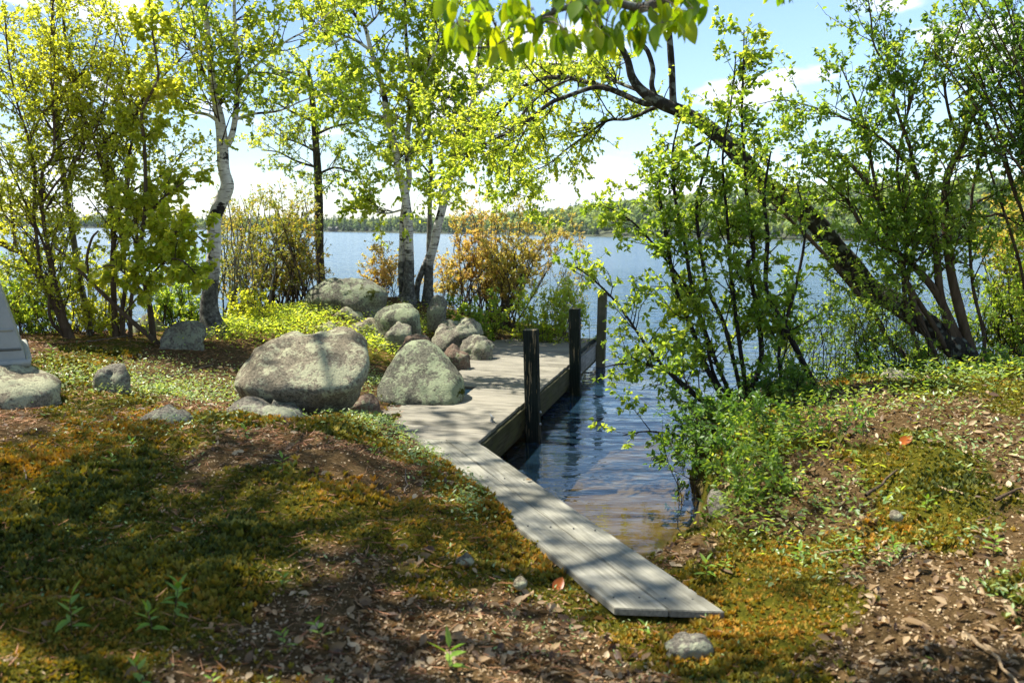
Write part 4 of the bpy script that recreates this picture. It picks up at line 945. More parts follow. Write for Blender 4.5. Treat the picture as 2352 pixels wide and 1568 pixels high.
# ------------------------------------------------------------------ white birches behind the rocks
YW = 14.4
LB = lv(5.6, (.45, 1.4), 5.4, (.15, .45), 5.0, (.034, .06), .2, .35, (35, 75), .05)
tree('birch_tree', 'double-stemmed white birch rising beside the mossy-hollow boulder', 'tree',
     [([(938, 690), (939, 650), (940, 600), (939, 566), (937, 502), (930, 446), (926, 426), (914, 386), (908, 342), (893, 281), (885, 233), (875, 189), (853, 121), (837, 60), (805, 20), (790, -60)], [15, 12, 11, 11, 10, 10, 10, 9, 8, 7, 7, 6, 5, 4, 3, 2]),
      ([(926, 690, .1), (922, 620, .1), (924, 560, .1), (925, 502, .1), (934, 440, .1), (940, 402, .1), (934, 342, .1), (946, 201), (935, 120), (930, 0), (935, -80)], [9, 8, 7, 7, 7, 6.5, 6, 5, 4, 3, 1.5]),
      ([(930, 480), (890, 490), (860, 485), (835, 478)], [2.5, 2, 1]), ([(890, 270), (840, 262), (800, 230), (760, 180)], [3.5, 3, 2]), ([(850, 115), (800, 85), (760, 100), (720, 70)], [3.5, 3, 1.5]),
      ([(945, 210), (985, 150), (1010, 80), (1020, 0)], [3.5, 3, 2, 1]), ([(838, 65), (870, 30), (890, -30)], [3, 2, 1]), ([(936, 350), (970, 310), (1000, 290), (1030, 300)], [3, 2, 1])],
     YW, {'all': LB, 0: lv(3.0, (.5, 1.6), 4.6, (.15, .45), 5, (.034, .06), .42, .35, (40, 80)), 1: lv(3.0, (.5, 1.6), 4.6, (.15, .45), 5, (.034, .06), .42, .35, (40, 80))}, M['leaf_birch'], M['birch'], M['twig'], 51, wr=.75, flare=.5, sides=12)
tree('birch_tree', 'single white birch trunk leaning right beside the double-stemmed birch', 'tree',
     [([(983, 680), (984, 655), (986, 606), (996, 566), (1004, 526), (1014, 486), (1023, 450), (1031, 417), (1040, 380), (1055, 330), (1070, 281), (1085, 233), (1098, 140), (1108, 30), (1112, -60)], [13, 11, 10, 10, 10, 9.5, 9, 8.5, 8, 7, 6, 5, 4, 3, 1.5]),
      ([(957, 672), (960, 650), (968, 627), (980, 598), (987, 580)], [7, 7, 7, 7]), ([(1040, 380), (1000, 350), (960, 340), (930, 320)], [3, 2, 1]), ([(1072, 275), (1040, 230), (1010, 200), (990, 150)], [3, 2.5, 1]), ([(1050, 350), (1090, 330), (1130, 340), (1160, 370)], [3, 2, 1]), ([(1085, 230), (1130, 180), (1150, 120)], [3, 2, 1])],
     YW + .3, {'all': LB, 0: lv(3.6, (.45, 1.2), 5, (.15, .45), 5.2, (.034, .06), .42, .35, (40, 80)), 1: []}, M['leaf_birch'], M['birch'], M['twig'], 52, wr=.75, flare=.3, sides=12)
tree('slim_tree', 'slim grey-brown trunk between the two white birches', 'tree',
     [([(983, 640), (984, 586), (986, 527), (987, 486), (988, 446), (990, 380), (985, 280), (990, 180), (1000, 80)], [6, 5.5, 5.5, 5, 5, 4, 3, 2]), ([(988, 440), (1020, 400), (1050, 390)], [2.5, 2, 1]), ([(988, 400), (960, 370), (930, 365)], [2.5, 2, 1])],
     YW + .8, lv(3.5, (.3, .8), 6, (.12, .35), 5.5, (.035, .06), .35, .3), M['leaf_green'], M['bark_grey'], M['twig'], 53, wr=.7)
LO = lv(5.5, (.15, .5), 9, (.07, .2), 8.0, (.022, .04), .25, .05, (25, 60), .15)
YO = 15.5
shrub('copper_shrub', 'rounded copper and yellow shrub on dark stems behind the deck', 'shrub', D(1140, 735, YO), fan(1175, 525, 150, 88, YO, 60, 8, .6), 64, LO, M['leaf_orange'], M['bark_brown'], M['twig'], 61, .015, .5, None, .30)
shrub('copper_shrub', 'side growth of the copper thicket next to the leaning birch', 'shrub', D(1050, 720, YO + .2), fan(1050, 610, 60, 60, YO + .2, 30, 9, .4), 20, LO, M['leaf_orange'], M['twig'], M['twig'], 62, .010, .5, None, .3)
shrub('copper_shrub', 'small copper-leaved bush on the lake side left of the double birch', 'shrub', D(880, 680, YW + .6), fan(875, 605, 42, 42, YW + .6, 30, 10, .3), 24, LO, M['leaf_orange'], M['twig'], M['twig'], 63, .008, .5, None, .16)
shrub('bush', 'dense bright green bush overhanging the far end of the deck', 'bush', D(1260, 765, 14.35), fan(1270, 685, 95, 60, 14.3, 40, 11, .35), 46, lv(7, (.12, .32), 9, (.06, .16), 5, (.03, .048), .1, .0, (25, 60), .2), M['leaf_birch'], M['twig'], M['twig'], 64, .008, .45, None, .40)
shrub('bush', 'low shady green bush behind the lumpy grey rock', 'bush', D(1090, 760, 14.2), fan(1090, 715, 70, 35, 14.1, 30, 12, .3), 28, lv(7, (.12, .3), 9, (.06, .16), 5, (.03, .05), .1, .0, (25, 60), .1), M['leaf_green'], M['twig'], M['twig'], 65, .008, .5, None, .38)
shrub('bush', 'nearly bare grey twiggy bush at the point right of the copper shrub', 'bush', D(1300, 740, 14.9), fan(1310, 600, 55, 55, 14.9, 24, 13, .3), 16, lv(6, (.15, .4), 8, (.08, .2), 1.6, (.022, .035), .2, .05, (20, 55), .2), M['leaf_orange'], M['twig_grey'], M['twig_grey'], 66, .008, .5, None, .2)

# ------------------------------------------------------------------ leaning tree and shrubs on the right bank
YR = 9.4
LL_ = lv(5.2, (.3, 1.0), 6, (.12, .4), 5.8, (.035, .058), .15, .25, (30, 75), .0, .0)
LT0 = lv(.8, (.3, .8), 5, (.12, .4), 4.0, (.035, .058), .3, .25, (40, 85))
tree('leaning_tree', 'thick dark-barked tree leaning left over the inlet with arching limbs', 'tree',
     [([(2215, 815, -.4), (2170, 775, -.3), (2115, 735, -.2), (2059, 696, -.1), (1999, 664), (1958, 612), (1918, 568), (1874, 512), (1818, 467), (1757, 423), (1709, 371), (1665, 326), (1617, 286), (1560, 255), (1520, 238), (1476, 210), (1452, 178), (1441, 137), (1420, 100), (1380, 60), (1330, 10)], [37, 36, 35, 34, 33, 32, 31, 30, 29, 28, 26, 24, 22, 20, 19, 16, 13, 11, 9, 7, 4]),
      ([(1510, 232), (1497, 197), (1500, 161), (1489, 121), (1472, 95), (1465, 50), (1470, -40)], [9, 8, 8, 7, 6, 4]),
      ([(1552, 256), (1546, 229), (1543, 161), (1537, 80), (1530, 0), (1522, -90)], [12, 11, 11, 10, 9, 7]),
      ([(1500, 236), (1477, 237, .1), (1412, 209, .4), (1364, 193, .7), (1304, 179, 1.0), (1243, 181, 1.3), (1195, 205, 1.4), (1163, 241, 1.4), (1123, 281, 1.4), (1075, 306, 1.4), (1020, 330, 1.4), (950, 350, 1.4), (900, 380, 1.4)], [10, 9.5, 9, 8.5, 8, 7.5, 6, 5, 4, 3, 2, 1.5, 1]),
      ([(1400, 206), (1364, 201), (1304, 221), (1264, 237), (1223, 269), (1187, 298, .3), (1147, 314, .5), (1103, 338, .7), (1054, 374, .8), (1010, 420, .9), (960, 440, 1.0)], [7, 7, 6.5, 6, 5, 4, 3, 2, 1]),
      ([(1310, 182), (1270, 200, .2), (1243, 217, .4), (1203, 257, .6), (1171, 298, .8), (1120, 310, .9), (1050, 260, 1.0), (980, 260, 1.1)], [4, 4, 3.5, 3, 2.5, 2, 1]),
      ([(1525, 245), (1505, 247, .1), (1445, 273, .5), (1396, 277, 1.0), (1348, 310, 1.4), (1304, 341, 1.8), (1264, 374, 2.2), (1223, 398, 2.5), (1190, 440, 2.8)], [6, 6, 5, 5, 4, 3, 2, 1]),
      ([(1640, 308), (1628, 318), (1580, 346), (1530, 378), (1510, 420), (1500, 460)], [5, 5, 4, 3, 1.5]),
      ([(1476, 212), (1420, 190, .4), (1380, 172, .9), (1300, 150, 1.6), (1230, 150, 2.2), (1150, 170, 2.6)], [6, 5, 4, 3, 1.5]),
      ([(1665, 330), (1700, 320), (1740, 330), (1770, 380)], [5, 4, 2]),
      ([(1223, 270), (1190, 330), (1170, 390), (1180, 440), (1230, 455)], [3, 2.5, 2, 1.2])],
     YR, {'all': LL_, 0: LT0, 1: lv(2, (.3, .8), 5, (.12, .4), 4, (.035, .058), .5), 2: lv(.8, (.3, .7), 4, (.12, .3), 3, (.035, .058), .6)}, M['leaf_birch'], M['bark_lichen'], M['twig_dark'], 71, wr=.55, sides=14, flare=.1, rs=.72)
YG = W(2230, 830, .95)[1] + .25
LG = lv(4.4, (.35, 1.1), 6.5, (.15, .4), 5.0, (.035, .06), .30, .15, (30, 65), .1)
tree('great_shrub', 'tall multi-stemmed shrub crowding the right bank in front of the leaning tree', 'shrub',
     [([(2240, 835), (2224, 785), (2210, 735), (2185, 632), (2175, 546), (2170, 477), (2175, 408), (2192, 367), (2210, 332), (2234, 270), (2290, 200), (2335, 120)], [17, 16, 15, 14, 13, 12, 11, 9, 8, 6, 4, 2]),
      ([(2215, 832), (2185, 760), (2160, 680), (2151, 580), (2140, 512), (2117, 436), (2100, 391), (2090, 339), (2060, 250), (2040, 150), (2030, 60)], [14, 13, 12, 11, 10, 8, 7, 6, 4, 3, 1.5]),
      ([(2225, 830), (2162, 693), (2119, 632), (2071, 588), (2030, 565), (2000, 540), (1975, 511), (1947, 463), (1900, 420), (1850, 380)], [12, 12, 11, 10, 8, 7, 6, 5, 3, 2]),
      ([(2085, 822), (2040, 782), (2020, 741), (1984, 693), (1936, 633), (1887, 577), (1840, 530), (1790, 480), (1740, 440)], [9, 9, 8, 8, 7, 6, 5, 4, 2]),
      ([(2150, 820), (2100, 700), (2059, 572), (2043, 512), (2019, 463), (1994, 423), (1946, 371), (1900, 350), (1840, 350)], [9, 9, 8, 8, 8, 7, 6, 4, 2]),
      ([(2190, 830), (2140, 740), (2080, 640), (2050, 540), (2010, 420), (1990, 300), (1960, 220), (1930, 150)], [8, 8, 7, 6, 5, 4, 3, 1.5]),
      ([(2195, 500), (2230, 480), (2251, 460), (2296, 442), (2347, 408), (2400, 380)], [4, 3.5, 3, 2]),
      ([(2185, 510), (2202, 494), (2265, 497), (2294, 491), (2328, 508), (2380, 540)], [5, 5, 4, 3, 2]),
      ([(2120, 830), (2090, 740), (2075, 640), (2085, 520), (2060, 400), (2080, 280), (2110, 180), (2150, 80)], [7, 7, 6, 5, 4, 3, 1.5]),
      ([(2210, 340), (2180, 260), (2170, 170), (2200, 80), (2230, 10)], [5, 4, 3, 1.5]),
      ([(2100, 395), (2040, 330), (1960, 280), (1880, 250), (1800, 230), (1740, 240)], [5, 4, 3, 2, 1]),
      ([(2045, 160), (2010, 110), (2000, 40), (1990, -30)], [3, 2.5, 1.5]),
      ([(2262, 838), (2258, 760), (2235, 660), (2228, 540), (2240, 400), (2280, 300)], [6, 5, 5, 4, 2])],
     YG, LG, M['leaf_green'], M['bark_brown'], M['twig'], 72, wr=.55, rs=.75)
YA = W(1660, 930, .60)[1]
LA = lv(5.0, (.2, .7), 6.5, (.1, .28), 3.6, (.038, .06), .15, .1, (30, 70), .05)
tree('waterside_shrub', 'open shrub of thin near-black stems at the inlet, arching over the water', 'shrub',
     [([(1700, 935), (1747, 838), (1741, 722), (1727, 653), (1718, 601), (1731, 592), (1725, 512), (1713, 431), (1709, 350), (1704, 270), (1708, 161), (1709, 70)], [6, 6, 5.5, 5, 5, 5, 4, 4, 3, 2.5, 1.2]),
      ([(1872, 885), (1835, 814), (1803, 750), (1763, 677), (1759, 621), (1763, 540), (1755, 450), (1770, 350)], [7, 7, 6, 5.5, 5, 4, 2]),
      ([(1672, 940), (1622, 842), (1594, 766), (1558, 681), (1542, 613), (1530, 540), (1515, 430), (1535, 330)], [6, 6, 5.5, 5, 4.5, 3.5, 2]),
      ([(1688, 930), (1634, 802), (1590, 661), (1574, 565), (1550, 450), (1545, 350), (1560, 280)], [5, 5, 4.5, 4, 3, 1.5]),
      ([(1710, 935), (1666, 754), (1630, 673), (1614, 601), (1600, 480), (1620, 380), (1640, 290)], [5, 5, 4.5, 4, 3, 1.5]),
      ([(1655, 955, -.2), (1560, 880, -.2), (1490, 800, -.2), (1420, 700, -.2), (1360, 640, -.2), (1310, 605, -.2)], [4, 3.5, 3, 2, 1.2]),
      ([(1660, 950, -.3), (1600, 905, -.3), (1520, 845, -.3), (1440, 835, -.3), (1390, 842, -.3)], [4, 3, 2.5, 1.2]),
      ([(1650, 985, -.4), (1570, 1000, -.5), (1490, 990, -.5), (1430, 1000, -.5)], [3.5, 3, 2, 1]),
      ([(1690, 930), (1640, 860), (1600, 700), (1500, 560), (1440, 500), (1380, 470)], [4.5, 4, 3, 2, 1]),
      ([(1720, 935), (1700, 800), (1680, 640), (1670, 500), (1660, 360), (1680, 230), (1690, 130)], [5, 5, 4, 3, 2, 1.2]),
      ([(1800, 905), (1790, 800), (1830, 650), (1850, 520), (1830, 420)], [4, 4, 3, 1.5])],
     YA, LA, M['leaf_green'], M['twig_dark'], M['twig_dark'], 73, wr=.62)
shrub('bush', 'low leafy green bush hanging over the cut bank into the inlet', 'bush', W(1690, 985, .58), fan(1610, 985, 110, 75, YA - .6, 40, 14, .3), 34, lv(6, (.12, .35), 8, (.06, .18), 5.5, (.035, .06), .1, .15, (30, 65), .05), M['leaf_deep'], M['twig_dark'], M['twig'], 74, .006, .55, None, .25)
shrub('bush', 'green leafy tangle on the bank between the thin black stems', 'bush', W(1760, 930, .62), fan(1770, 890, 110, 50, YA - .1, 40, 15, .35), 30, lv(6, (.12, .35), 8, (.06, .18), 5.5, (.035, .06), .1, .1, (30, 65), .05), M['leaf_deep'], M['twig_dark'], M['twig'], 75, .006, .55, None, .3)
YK = 10.0
shrub('thicket_shrub', 'fine brushy thicket at the lake side below the leaning trunk', 'shrub', D(1900, 830, YK), fan(1900, 700, 130, 90, YK, 50, 16, .3), 36, lv(6, (.15, .4), 8, (.08, .2), 3.6, (.025, .042), .1, .1, (25, 60), .1), M['leaf_green'], M['twig_dark'], M['twig'], 76, .007, .5, None, .5)
shrub('thicket_shrub', 'fine brushy thicket behind the stems of the tall right-bank shrub', 'shrub', D(2150, 815, YK), fan(2130, 700, 110, 80, YK, 50, 17, .3), 34, lv(6, (.15, .4), 8, (.08, .2), 3.6, (.025, .042), .1, .1, (25, 60), .1), M['leaf_green'], M['twig_dark'], M['twig'], 77, .007, .5, None, .45)
shrub('thicket_shrub', 'fine leafy shrub screening the foot of the leaning trunk', 'shrub', D(2030, 825, 8.6), fan(2010, 690, 130, 95, 8.6, 50, 23, .25), 30, lv(6, (.15, .45), 8, (.08, .2), 3.8, (.025, .045), .1, .1, (25, 60), .1), M['leaf_green'], M['twig_dark'], M['twig'], 83, .006, .5, None, .4)
shrub('edge_shrub', 'dark-twigged green shrub at the right edge of the bank', 'shrub', D(2320, 830, YG + .7), fan(2310, 670, 70, 120, YG + .7, 40, 18, .3), 32, lv(5, (.2, .5), 8, (.1, .22), 5, (.03, .05), .1, .1), M['leaf_green'], M['twig_dark'], M['twig'], 78, .008, .5, None, .22)
shrub('edge_shrub', 'yellow-leaved branches reaching in at the right edge above the water', 'shrub', D(2440, 800, YG + 1.2), fan(2330, 500, 80, 110, YG + 1.2, 40, 19, .3), 26, lv(5, (.2, .5), 8, (.1, .22), 5, (.035, .055), .3, .1), M['leaf_orange'], M['bark_brown'], M['twig'], 79, .014, .6, None, .2)
shrub('edge_shrub', 'dark leafy branches filling the top right corner', 'shrub', D(2520, 860, YG - .3), fan(2300, 70, 170, 130, YG - .3, 50, 20, .4), 24, lv(4, (.3, .8), 7, (.12, .3), 5, (.038, .06), .5, .15), M['leaf_deep'], M['bark_brown'], M['twig_dark'], 80, .022, .6, None, .2)

for i_, (px, py, z, wx, wy, ns, lb) in enumerate([
    (1660, 1050, .58, 55, 40, 16, 'leafy sprout bush at the corner of the cut bank'),
    (1740, 1010, .62, 60, 40, 16, 'knee-high green bush on the bank right of the cut corner'),
    (1850, 930, .70, 70, 35, 16, 'low green bush in front of the fine brushy thicket'),
    (1980, 870, .82, 70, 30, 16, 'low green bush at the feet of the curved brown stems'),
    (2110, 850, .88, 60, 28, 14, 'low green bush at the foot of the tall right-bank shrub'),
    (2290, 850, .95, 60, 30, 14, 'low green bush on the bank by the right edge'),
    (1700, 1110, .60, 40, 35, 12, 'small leafy tuft drooping down the cut bank face'),
    (1905, 1010, .74, 50, 25, 10, 'sparse little bush in the shaded litter below the thicket'),
    (1560, 985, .50, 40, 45, 12, 'leafy shoots hanging low over the inlet water')]):
    f0 = W(px, py, z) if i_ != 8 else W(1650, 1000, .58); y_ = f0[1]
    shrub('bush', lb, 'bush', f0, fan(px, py - wy * 1.1, wx, wy, y_, 20, 200 + i_, .2), ns, lv(7, (.08, .22), 8, (.05, .12), 5, (.03, .05), .1, .05, (30, 65), .05), M['leaf_deep'], M['twig_dark'], M['twig'], 300 + i_, .004, .45, None, .16)
# ------------------------------------------------------------------ trees overhead whose trunks stand outside the picture
def big_tree(name, label, base, ztop, crown_c, crown_r, nlimb, levels, leafm, barkm, seed, r0, wr=.6):
    g = Grow(seed); r = g.r; b0 = np.array(base, float); b0[2] = gz1(b0[0], b0[1]); cc = np.array(crown_c, float); cr_ = np.array(crown_r, float)
    root = thing(name, label, 'tree', tuple(b0))
    top = np.array([b0[0] * .6 + cc[0] * .4, b0[1] * .6 + cc[1] * .4, ztop])
    P, R = catmull([b0 - (0, 0, .1), b0 * .7 + top * .3 + r.normal(0, .08, 3), b0 * .35 + top * .65 + r.normal(0, .1, 3), top], [r0 * 1.25, r0, r0 * .75, r0 * .3], 26)
    link('trunk', stem_mesh('trunk', P, R, b0, barkm, 12, seed), root)
    for i in range(nlimb):
        t = r.uniform(.45, .95); j = int(t * 25); d = unit(r.normal(0, 1, 3)); tgt = cc + d * cr_ * r.uniform(.5, 1.0)
        md = P[j] * .5 + tgt * .5 + np.array([0, 0, r.uniform(.1, .6)])
        Q, S_ = catmull([P[j], P[j] * .7 + md * .3 + r.normal(0, .08, 3), md, tgt], [R[j] * .55, R[j] * .4, R[j] * .25, .006], 14)
        link('limb', stem_mesh('limb', Q, S_, b0, barkm, 7, seed + i), root); g.sprout(Q, S_, levels)
    me = g.twig_mesh(b0, M['twig'])
    if me: tag(link('twigs', me, root), kind='stuff')
    return root, g, b0, P, R
LH = lv(2.3, (.6, 1.6), 3.4, (.3, .8), 5.5, (.075, .12), .3, .25, (30, 75), .05)
rt, g, b0, P, R = big_tree('canopy_tree', 'tall tree outside the left edge whose crown shades the mossy mound', (-5.2, 3.6, 0), 10.5, (-5.2, 8.0, 10.2), (4.3, 4.6, 1.5), 25, LH, M['leaf_green'], M['bark_dark'], 91, .22)
finish_leaves(g, rt, b0, M['leaf_green'], .6, 91)
rt, g, b0, P, R = big_tree('overhanging_tree', 'tree outside the right edge with a low branch of big hanging leaves at the top', (3.6, 1.2, 0), 8.2, (.7, 6.4, 8.2), (2.8, 2.6, 1.2), 13, LH, M['leaf_green'], M['bark_grey'], 92, .17)
finish_leaves(g, rt, b0, M['leaf_green'], .6, 92)
# the low branch that hangs into the picture, leaf by leaf
YV = 3.75
r = np.random.default_rng(77)
bp_, br_ = smoothpath(np.array([P[13], P[13] * .5 + D(1640, -90, YV) * .5 + np.array([0, .2, .25]), D(1640, -90, YV), D(1540, -15, YV), D(1478, 18, YV), D(1440, 12, YV), D(1390, 3, YV), D(1344, 7, YV), D(1291, 21, YV), D(1250, 38, YV), D(1202, 55, YV), D(1150, 66, YV), D(1095, 70, YV)]),
                      np.array([.055, .042, .03, .022, .019, .017, .016, .0145, .011, .009, .0065, .0045, .0025]), 60)
link('limb', stem_mesh('limb', bp_, br_, b0, M['bark_grey'], 9, 5), rt)
tw, tr_ = smoothpath(np.array([D(1243, 40, YV), D(1229, 67, YV), D(1186, 80, YV), D(1148, 99, YV), D(1108, 110, YV), D(1060, 108, YV)]), np.array([.006, .005, .004, .0035, .003, .002]), 20)
link('limb', stem_mesh('limb', tw, tr_, b0, M['bark_grey'], 6, 6), rt)
ex = np.array([1010, 1030, 1100, 1150, 1250, 1330, 1400, 1450, 1500, 1560, 1600, 1640.]); ey = np.array([70, 112, 145, 155, 132, 128, 150, 122, 92, 78, 52, 0.])
allb = np.vstack([bp_, tw]); g2 = Grow(78); protos = []
def bigleaf(w, bend, curl):
    """a pointed oval leaf with a midrib fold, 12 quads"""
    n = 7; t = np.linspace(0, 1, n); wd = w * np.sin(np.pi * np.clip(t, 0, 1) ** 0.82) ** 0.9 * .5; wd[0] = .004; wd[-1] = .002
    mid = np.stack([t, np.zeros(n), -bend * t ** 2], -1); V = []
    for k in range(n):
        V += [mid[k] + np.array([0, -wd[k], wd[k] * curl]), mid[k], mid[k] + np.array([0, wd[k], wd[k] * curl])]
    F = []
    for k in range(n - 1):
        a = 3 * k; F += [(a, a + 1, a + 4, a + 3), (a + 1, a + 2, a + 5, a + 4)]
    return mesh('leaf', np.array(V), np.array(F), M['leaf_big'], None, True)
protos = [bigleaf(.50, .15, .35), bigleaf(.56, .3, .2), bigleaf(.46, .05, .5), bigleaf(.54, .22, .1)]
count = 0
for c in range(78):
    px = r.uniform(1030, 1615); py = r.uniform(-45, np.interp(px, ex, ey) - 30); a = D(px, py, YV + r.uniform(-.3, .3))
    j = np.argmin(((allb - a) ** 2).sum(1) + 0.02 * r.random(len(allb))); s = allb[j]
    Q, S_ = catmull([s, s * .6 + a * .4 + np.array([0, 0, .03]), s * .2 + a * .8 + np.array([0, 0, .02]), a], [.0035, .0028, .002, .0014], 6); g2.addtw(Q, S_, 4)
    for _ in range(int(r.integers(3, 6))):
        p = a + r.normal(0, .028, 3) * np.array([1, 1, .5]); L = r.uniform(.05, .118)
        d = unit(np.array([r.normal(0, .42), r.normal(0, .42), -1.0])); nn = unit(np.cross(d, r.normal(0, 1, 3))); S2 = np.cross(nn, d)
        Q, S_ = catmull([a, a * .5 + p * .5 + np.array([0, 0, .004]), p], [.0014, .001, .0008], 4); g2.addtw(Q, S_, 3)
        o = link('leaf', protos[int(r.integers(4))], rt); Mx = Matrix(((d[0], S2[0], nn[0]), (d[1], S2[1], nn[1]), (d[2], S2[2], nn[2])))
        o.matrix_basis = Matrix.LocRotScale(Vector(p - b0), Mx.to_quaternion(), Vector((L, L, L))); count += 1
# the spray of yellow leaves that just dips into the frame further right
for c in range(9):
    a = D(r.uniform(1745, 1840), r.uniform(-35, -8), YV + r.uniform(-.2, .2)); s = D(1800, -120, YV)
    Q, S_ = catmull([s, s * .5 + a * .5 + r.normal(0, .01, 3), a], [.003, .002, .0014], 6); g2.addtw(Q, S_, 4)
    for _ in range(2):
        d = unit(np.array([r.normal(0, .4), r.normal(0, .3), -1.0])); nn = unit(np.cross(d, r.normal(0, 1, 3))); S2 = np.cross(nn, d); L = r.uniform(.035, .055)
        o = link('leaf', protos[int(r.integers(4))], rt); Mx = Matrix(((d[0], S2[0], nn[0]), (d[1], S2[1], nn[1]), (d[2], S2[2], nn[2])))
        o.matrix_basis = Matrix.LocRotScale(Vector(a - b0), Mx.to_quaternion(), Vector((L, L, L)))
s0 = P[16]; Q, S_ = catmull([s0, s0 * .5 + D(1800, -120, YV) * .5 + np.array([0, 0, .2]), D(1800, -120, YV)], [.03, .012, .003], 16)
link('limb', stem_mesh('limb', Q, S_, b0, M['bark_grey'], 6, 8), rt)
tag(link('twigs', g2.twig_mesh(b0, M['twig_grey']), rt), kind='stuff')

# ------------------------------------------------------------------ upturned boat at the left edge
YBT = 7.1
pr = D(62, 832, YBT); zg = pr[2]; HB = 1.15
boat = thing('upturned_boat', 'pale grey ribbed hull of an upturned boat cut by the left edge', 'boat', (pr[0], YBT, zg), None, math.radians(31))
BO = np.array(boat.location)
nu, nv = 16, 15; V = []
for i in range(nu):
    u = i / (nu - 1)
    for j in range(nv):
        a = math.pi * j / (nv - 1); h = math.sin(a) ** .7                  # gunwale - keel - gunwale
        rake = 0.30 * h
        bow = 1 - 0.85 * max(0, (u - .55) / .45) ** 2.2
        x = -u * 3.4 - rake * (1 - u) ; yv = -math.cos(a) * .72 * bow * (1 - .28 * h * 0); z = HB * h * (1 - .12 * u)
        V.append((x, yv * (1 - .25 * h), z))
V = np.array(V) + np.array([pr[0], YBT + .7, zg]) - BO
I = np.arange(nu * nv).reshape(nu, nv); F = np.stack([I[:-1, :-1], I[1:, :-1], I[1:, 1:], I[:-1, 1:]], -1).reshape(-1, 4)
link('hull', mesh('hull', V, F, M['hull'], None, True), boat)
ring = V[:nv]; c = ring.mean(0); Vt = np.vstack([ring, c[None]]); Ft = np.array([(j, j + 1, nv) for j in range(nv - 1)] + [(nv - 1, 0, nv)])
link('transom', mesh('transom', Vt, Ft, M['hull'], None, False), boat)
def strip(name, h0, rad, mat, out=.012):
    pts = []
    for u in np.linspace(1, 0, 8): pts.append((-u * 3.4 - .36 * h0 * (1 - u), -(math.cos(math.asin(min(1, h0 ** (1 / .7))))) * .72 * (1 - 0.85 * max(0, (u - .55) / .45) ** 2.2) * (1 - .25 * h0) - out, HB * h0 * (1 - .12 * u)))
    e = pts[-1]; pts[-1] = (e[0] + out, e[1], e[2])
    for yy in np.linspace(e[1], -e[1], 6)[1:]: pts.append((e[0] + out, yy, e[2]))
    A = np.array(pts) + np.array([pr[0], YBT + .7, zg]) - BO
    V_, F_ = tubes(A[None], np.full((1, len(A)), rad), 6); link(name, mesh(name, V_, F_, mat, None, True), boat)
strip('gunwale', .0, .035, M['hull'], .01); strip('rub_strake', .10, .012, M['hull_dark'], -.004)
strip('strake', .24, .014, M['hull'], -.006); strip('strake', .50, .012, M['hull'], -.006); strip('strake', .74, .011, M['hull'], -.006)
for xx in (-.35, -2.6):
    q = link('bearer', boxmesh('bearer', .16, 1.7, .12, M['fascia_grey'], .01), boat, (pr[0] + xx - BO[0], YBT + .7 - BO[1], -.045 - .06))
    tag(q, 'timber bearer under the hull')
    for yy in (.1, 1.3):
        ca_, sa_ = math.cos(math.radians(31)), math.sin(math.radians(31)); gx_, gy_ = pr[0] + xx * ca_ - yy * sa_, YBT + xx * sa_ + yy * ca_; hh = zg - .165 - gz1(gx_, gy_) + .15
        link('leg', boxmesh('leg', .12, .12, hh, M['fascia_grey'], .008), boat, (xx, yy, -.165 - hh / 2))

# ------------------------------------------------------------------ what covers the ground
def in_quad(x, y, Q):
    ins = np.ones(len(x), bool); n = len(Q); s = 0
    ar = sum(Q[i][0] * Q[(i + 1) % n][1] - Q[(i + 1) % n][0] * Q[i][1] for i in range(n))
    for i in range(n):
        a, b_ = Q[i], Q[(i + 1) % n]; ins &= ((b_[0] - a[0]) * (y - a[1]) - (b_[1] - a[1]) * (x - a[0])) * np.sign(ar) > 0
    return ins
WALKQ = [e0[:2] - perp[:2] * .0, e1[:2], r1[:2], r0[:2]]
DECKQ = [dpt(0, -.02, 0)[:2], dpt(DLEN, -.02, 0)[:2], dpt(DLEN, 1.9, 0)[:2], dpt(3.0, 1.25, 0)[:2], dpt(2.6, .7, 0)[:2], dpt(1.3, .75, 0)[:2], dpt(0.62, 1.15, 0)[:2], dpt(0, .45, 0)[:2]]
def clear(x, y, sdmin=.1):
    return (shore_sd(x, y) > sdmin) & ~in_quad(x, y, WALKQ) & ~in_quad(x, y, [dpt(0, -.02, 0)[:2], dpt(DLEN, -.02, 0)[:2], dpt(DLEN, .62, 0)[:2], dpt(0, .62, 0)[:2]]) & ~in_quad(x, y, [dpt(2.7, 0, 0)[:2], dpt(DLEN, 0, 0)[:2], dpt(DLEN, 1.25, 0)[:2], dpt(2.7, 1.25, 0)[:2]])
def scatter(n, y0, y1, r, xl=None, pw=1.0, sdmin=.1):
    """more pieces where the ground is close to the path"""
    y = y0 * (y1 / y0) ** r.random(n); half = .66 * y + .4
    x = r.uniform(-1, 1, n) * half if xl is None else r.uniform(xl[0], xl[1], n)
    k = clear(x, y, sdmin); return x[k], y[k]
r = np.random.default_rng(5)
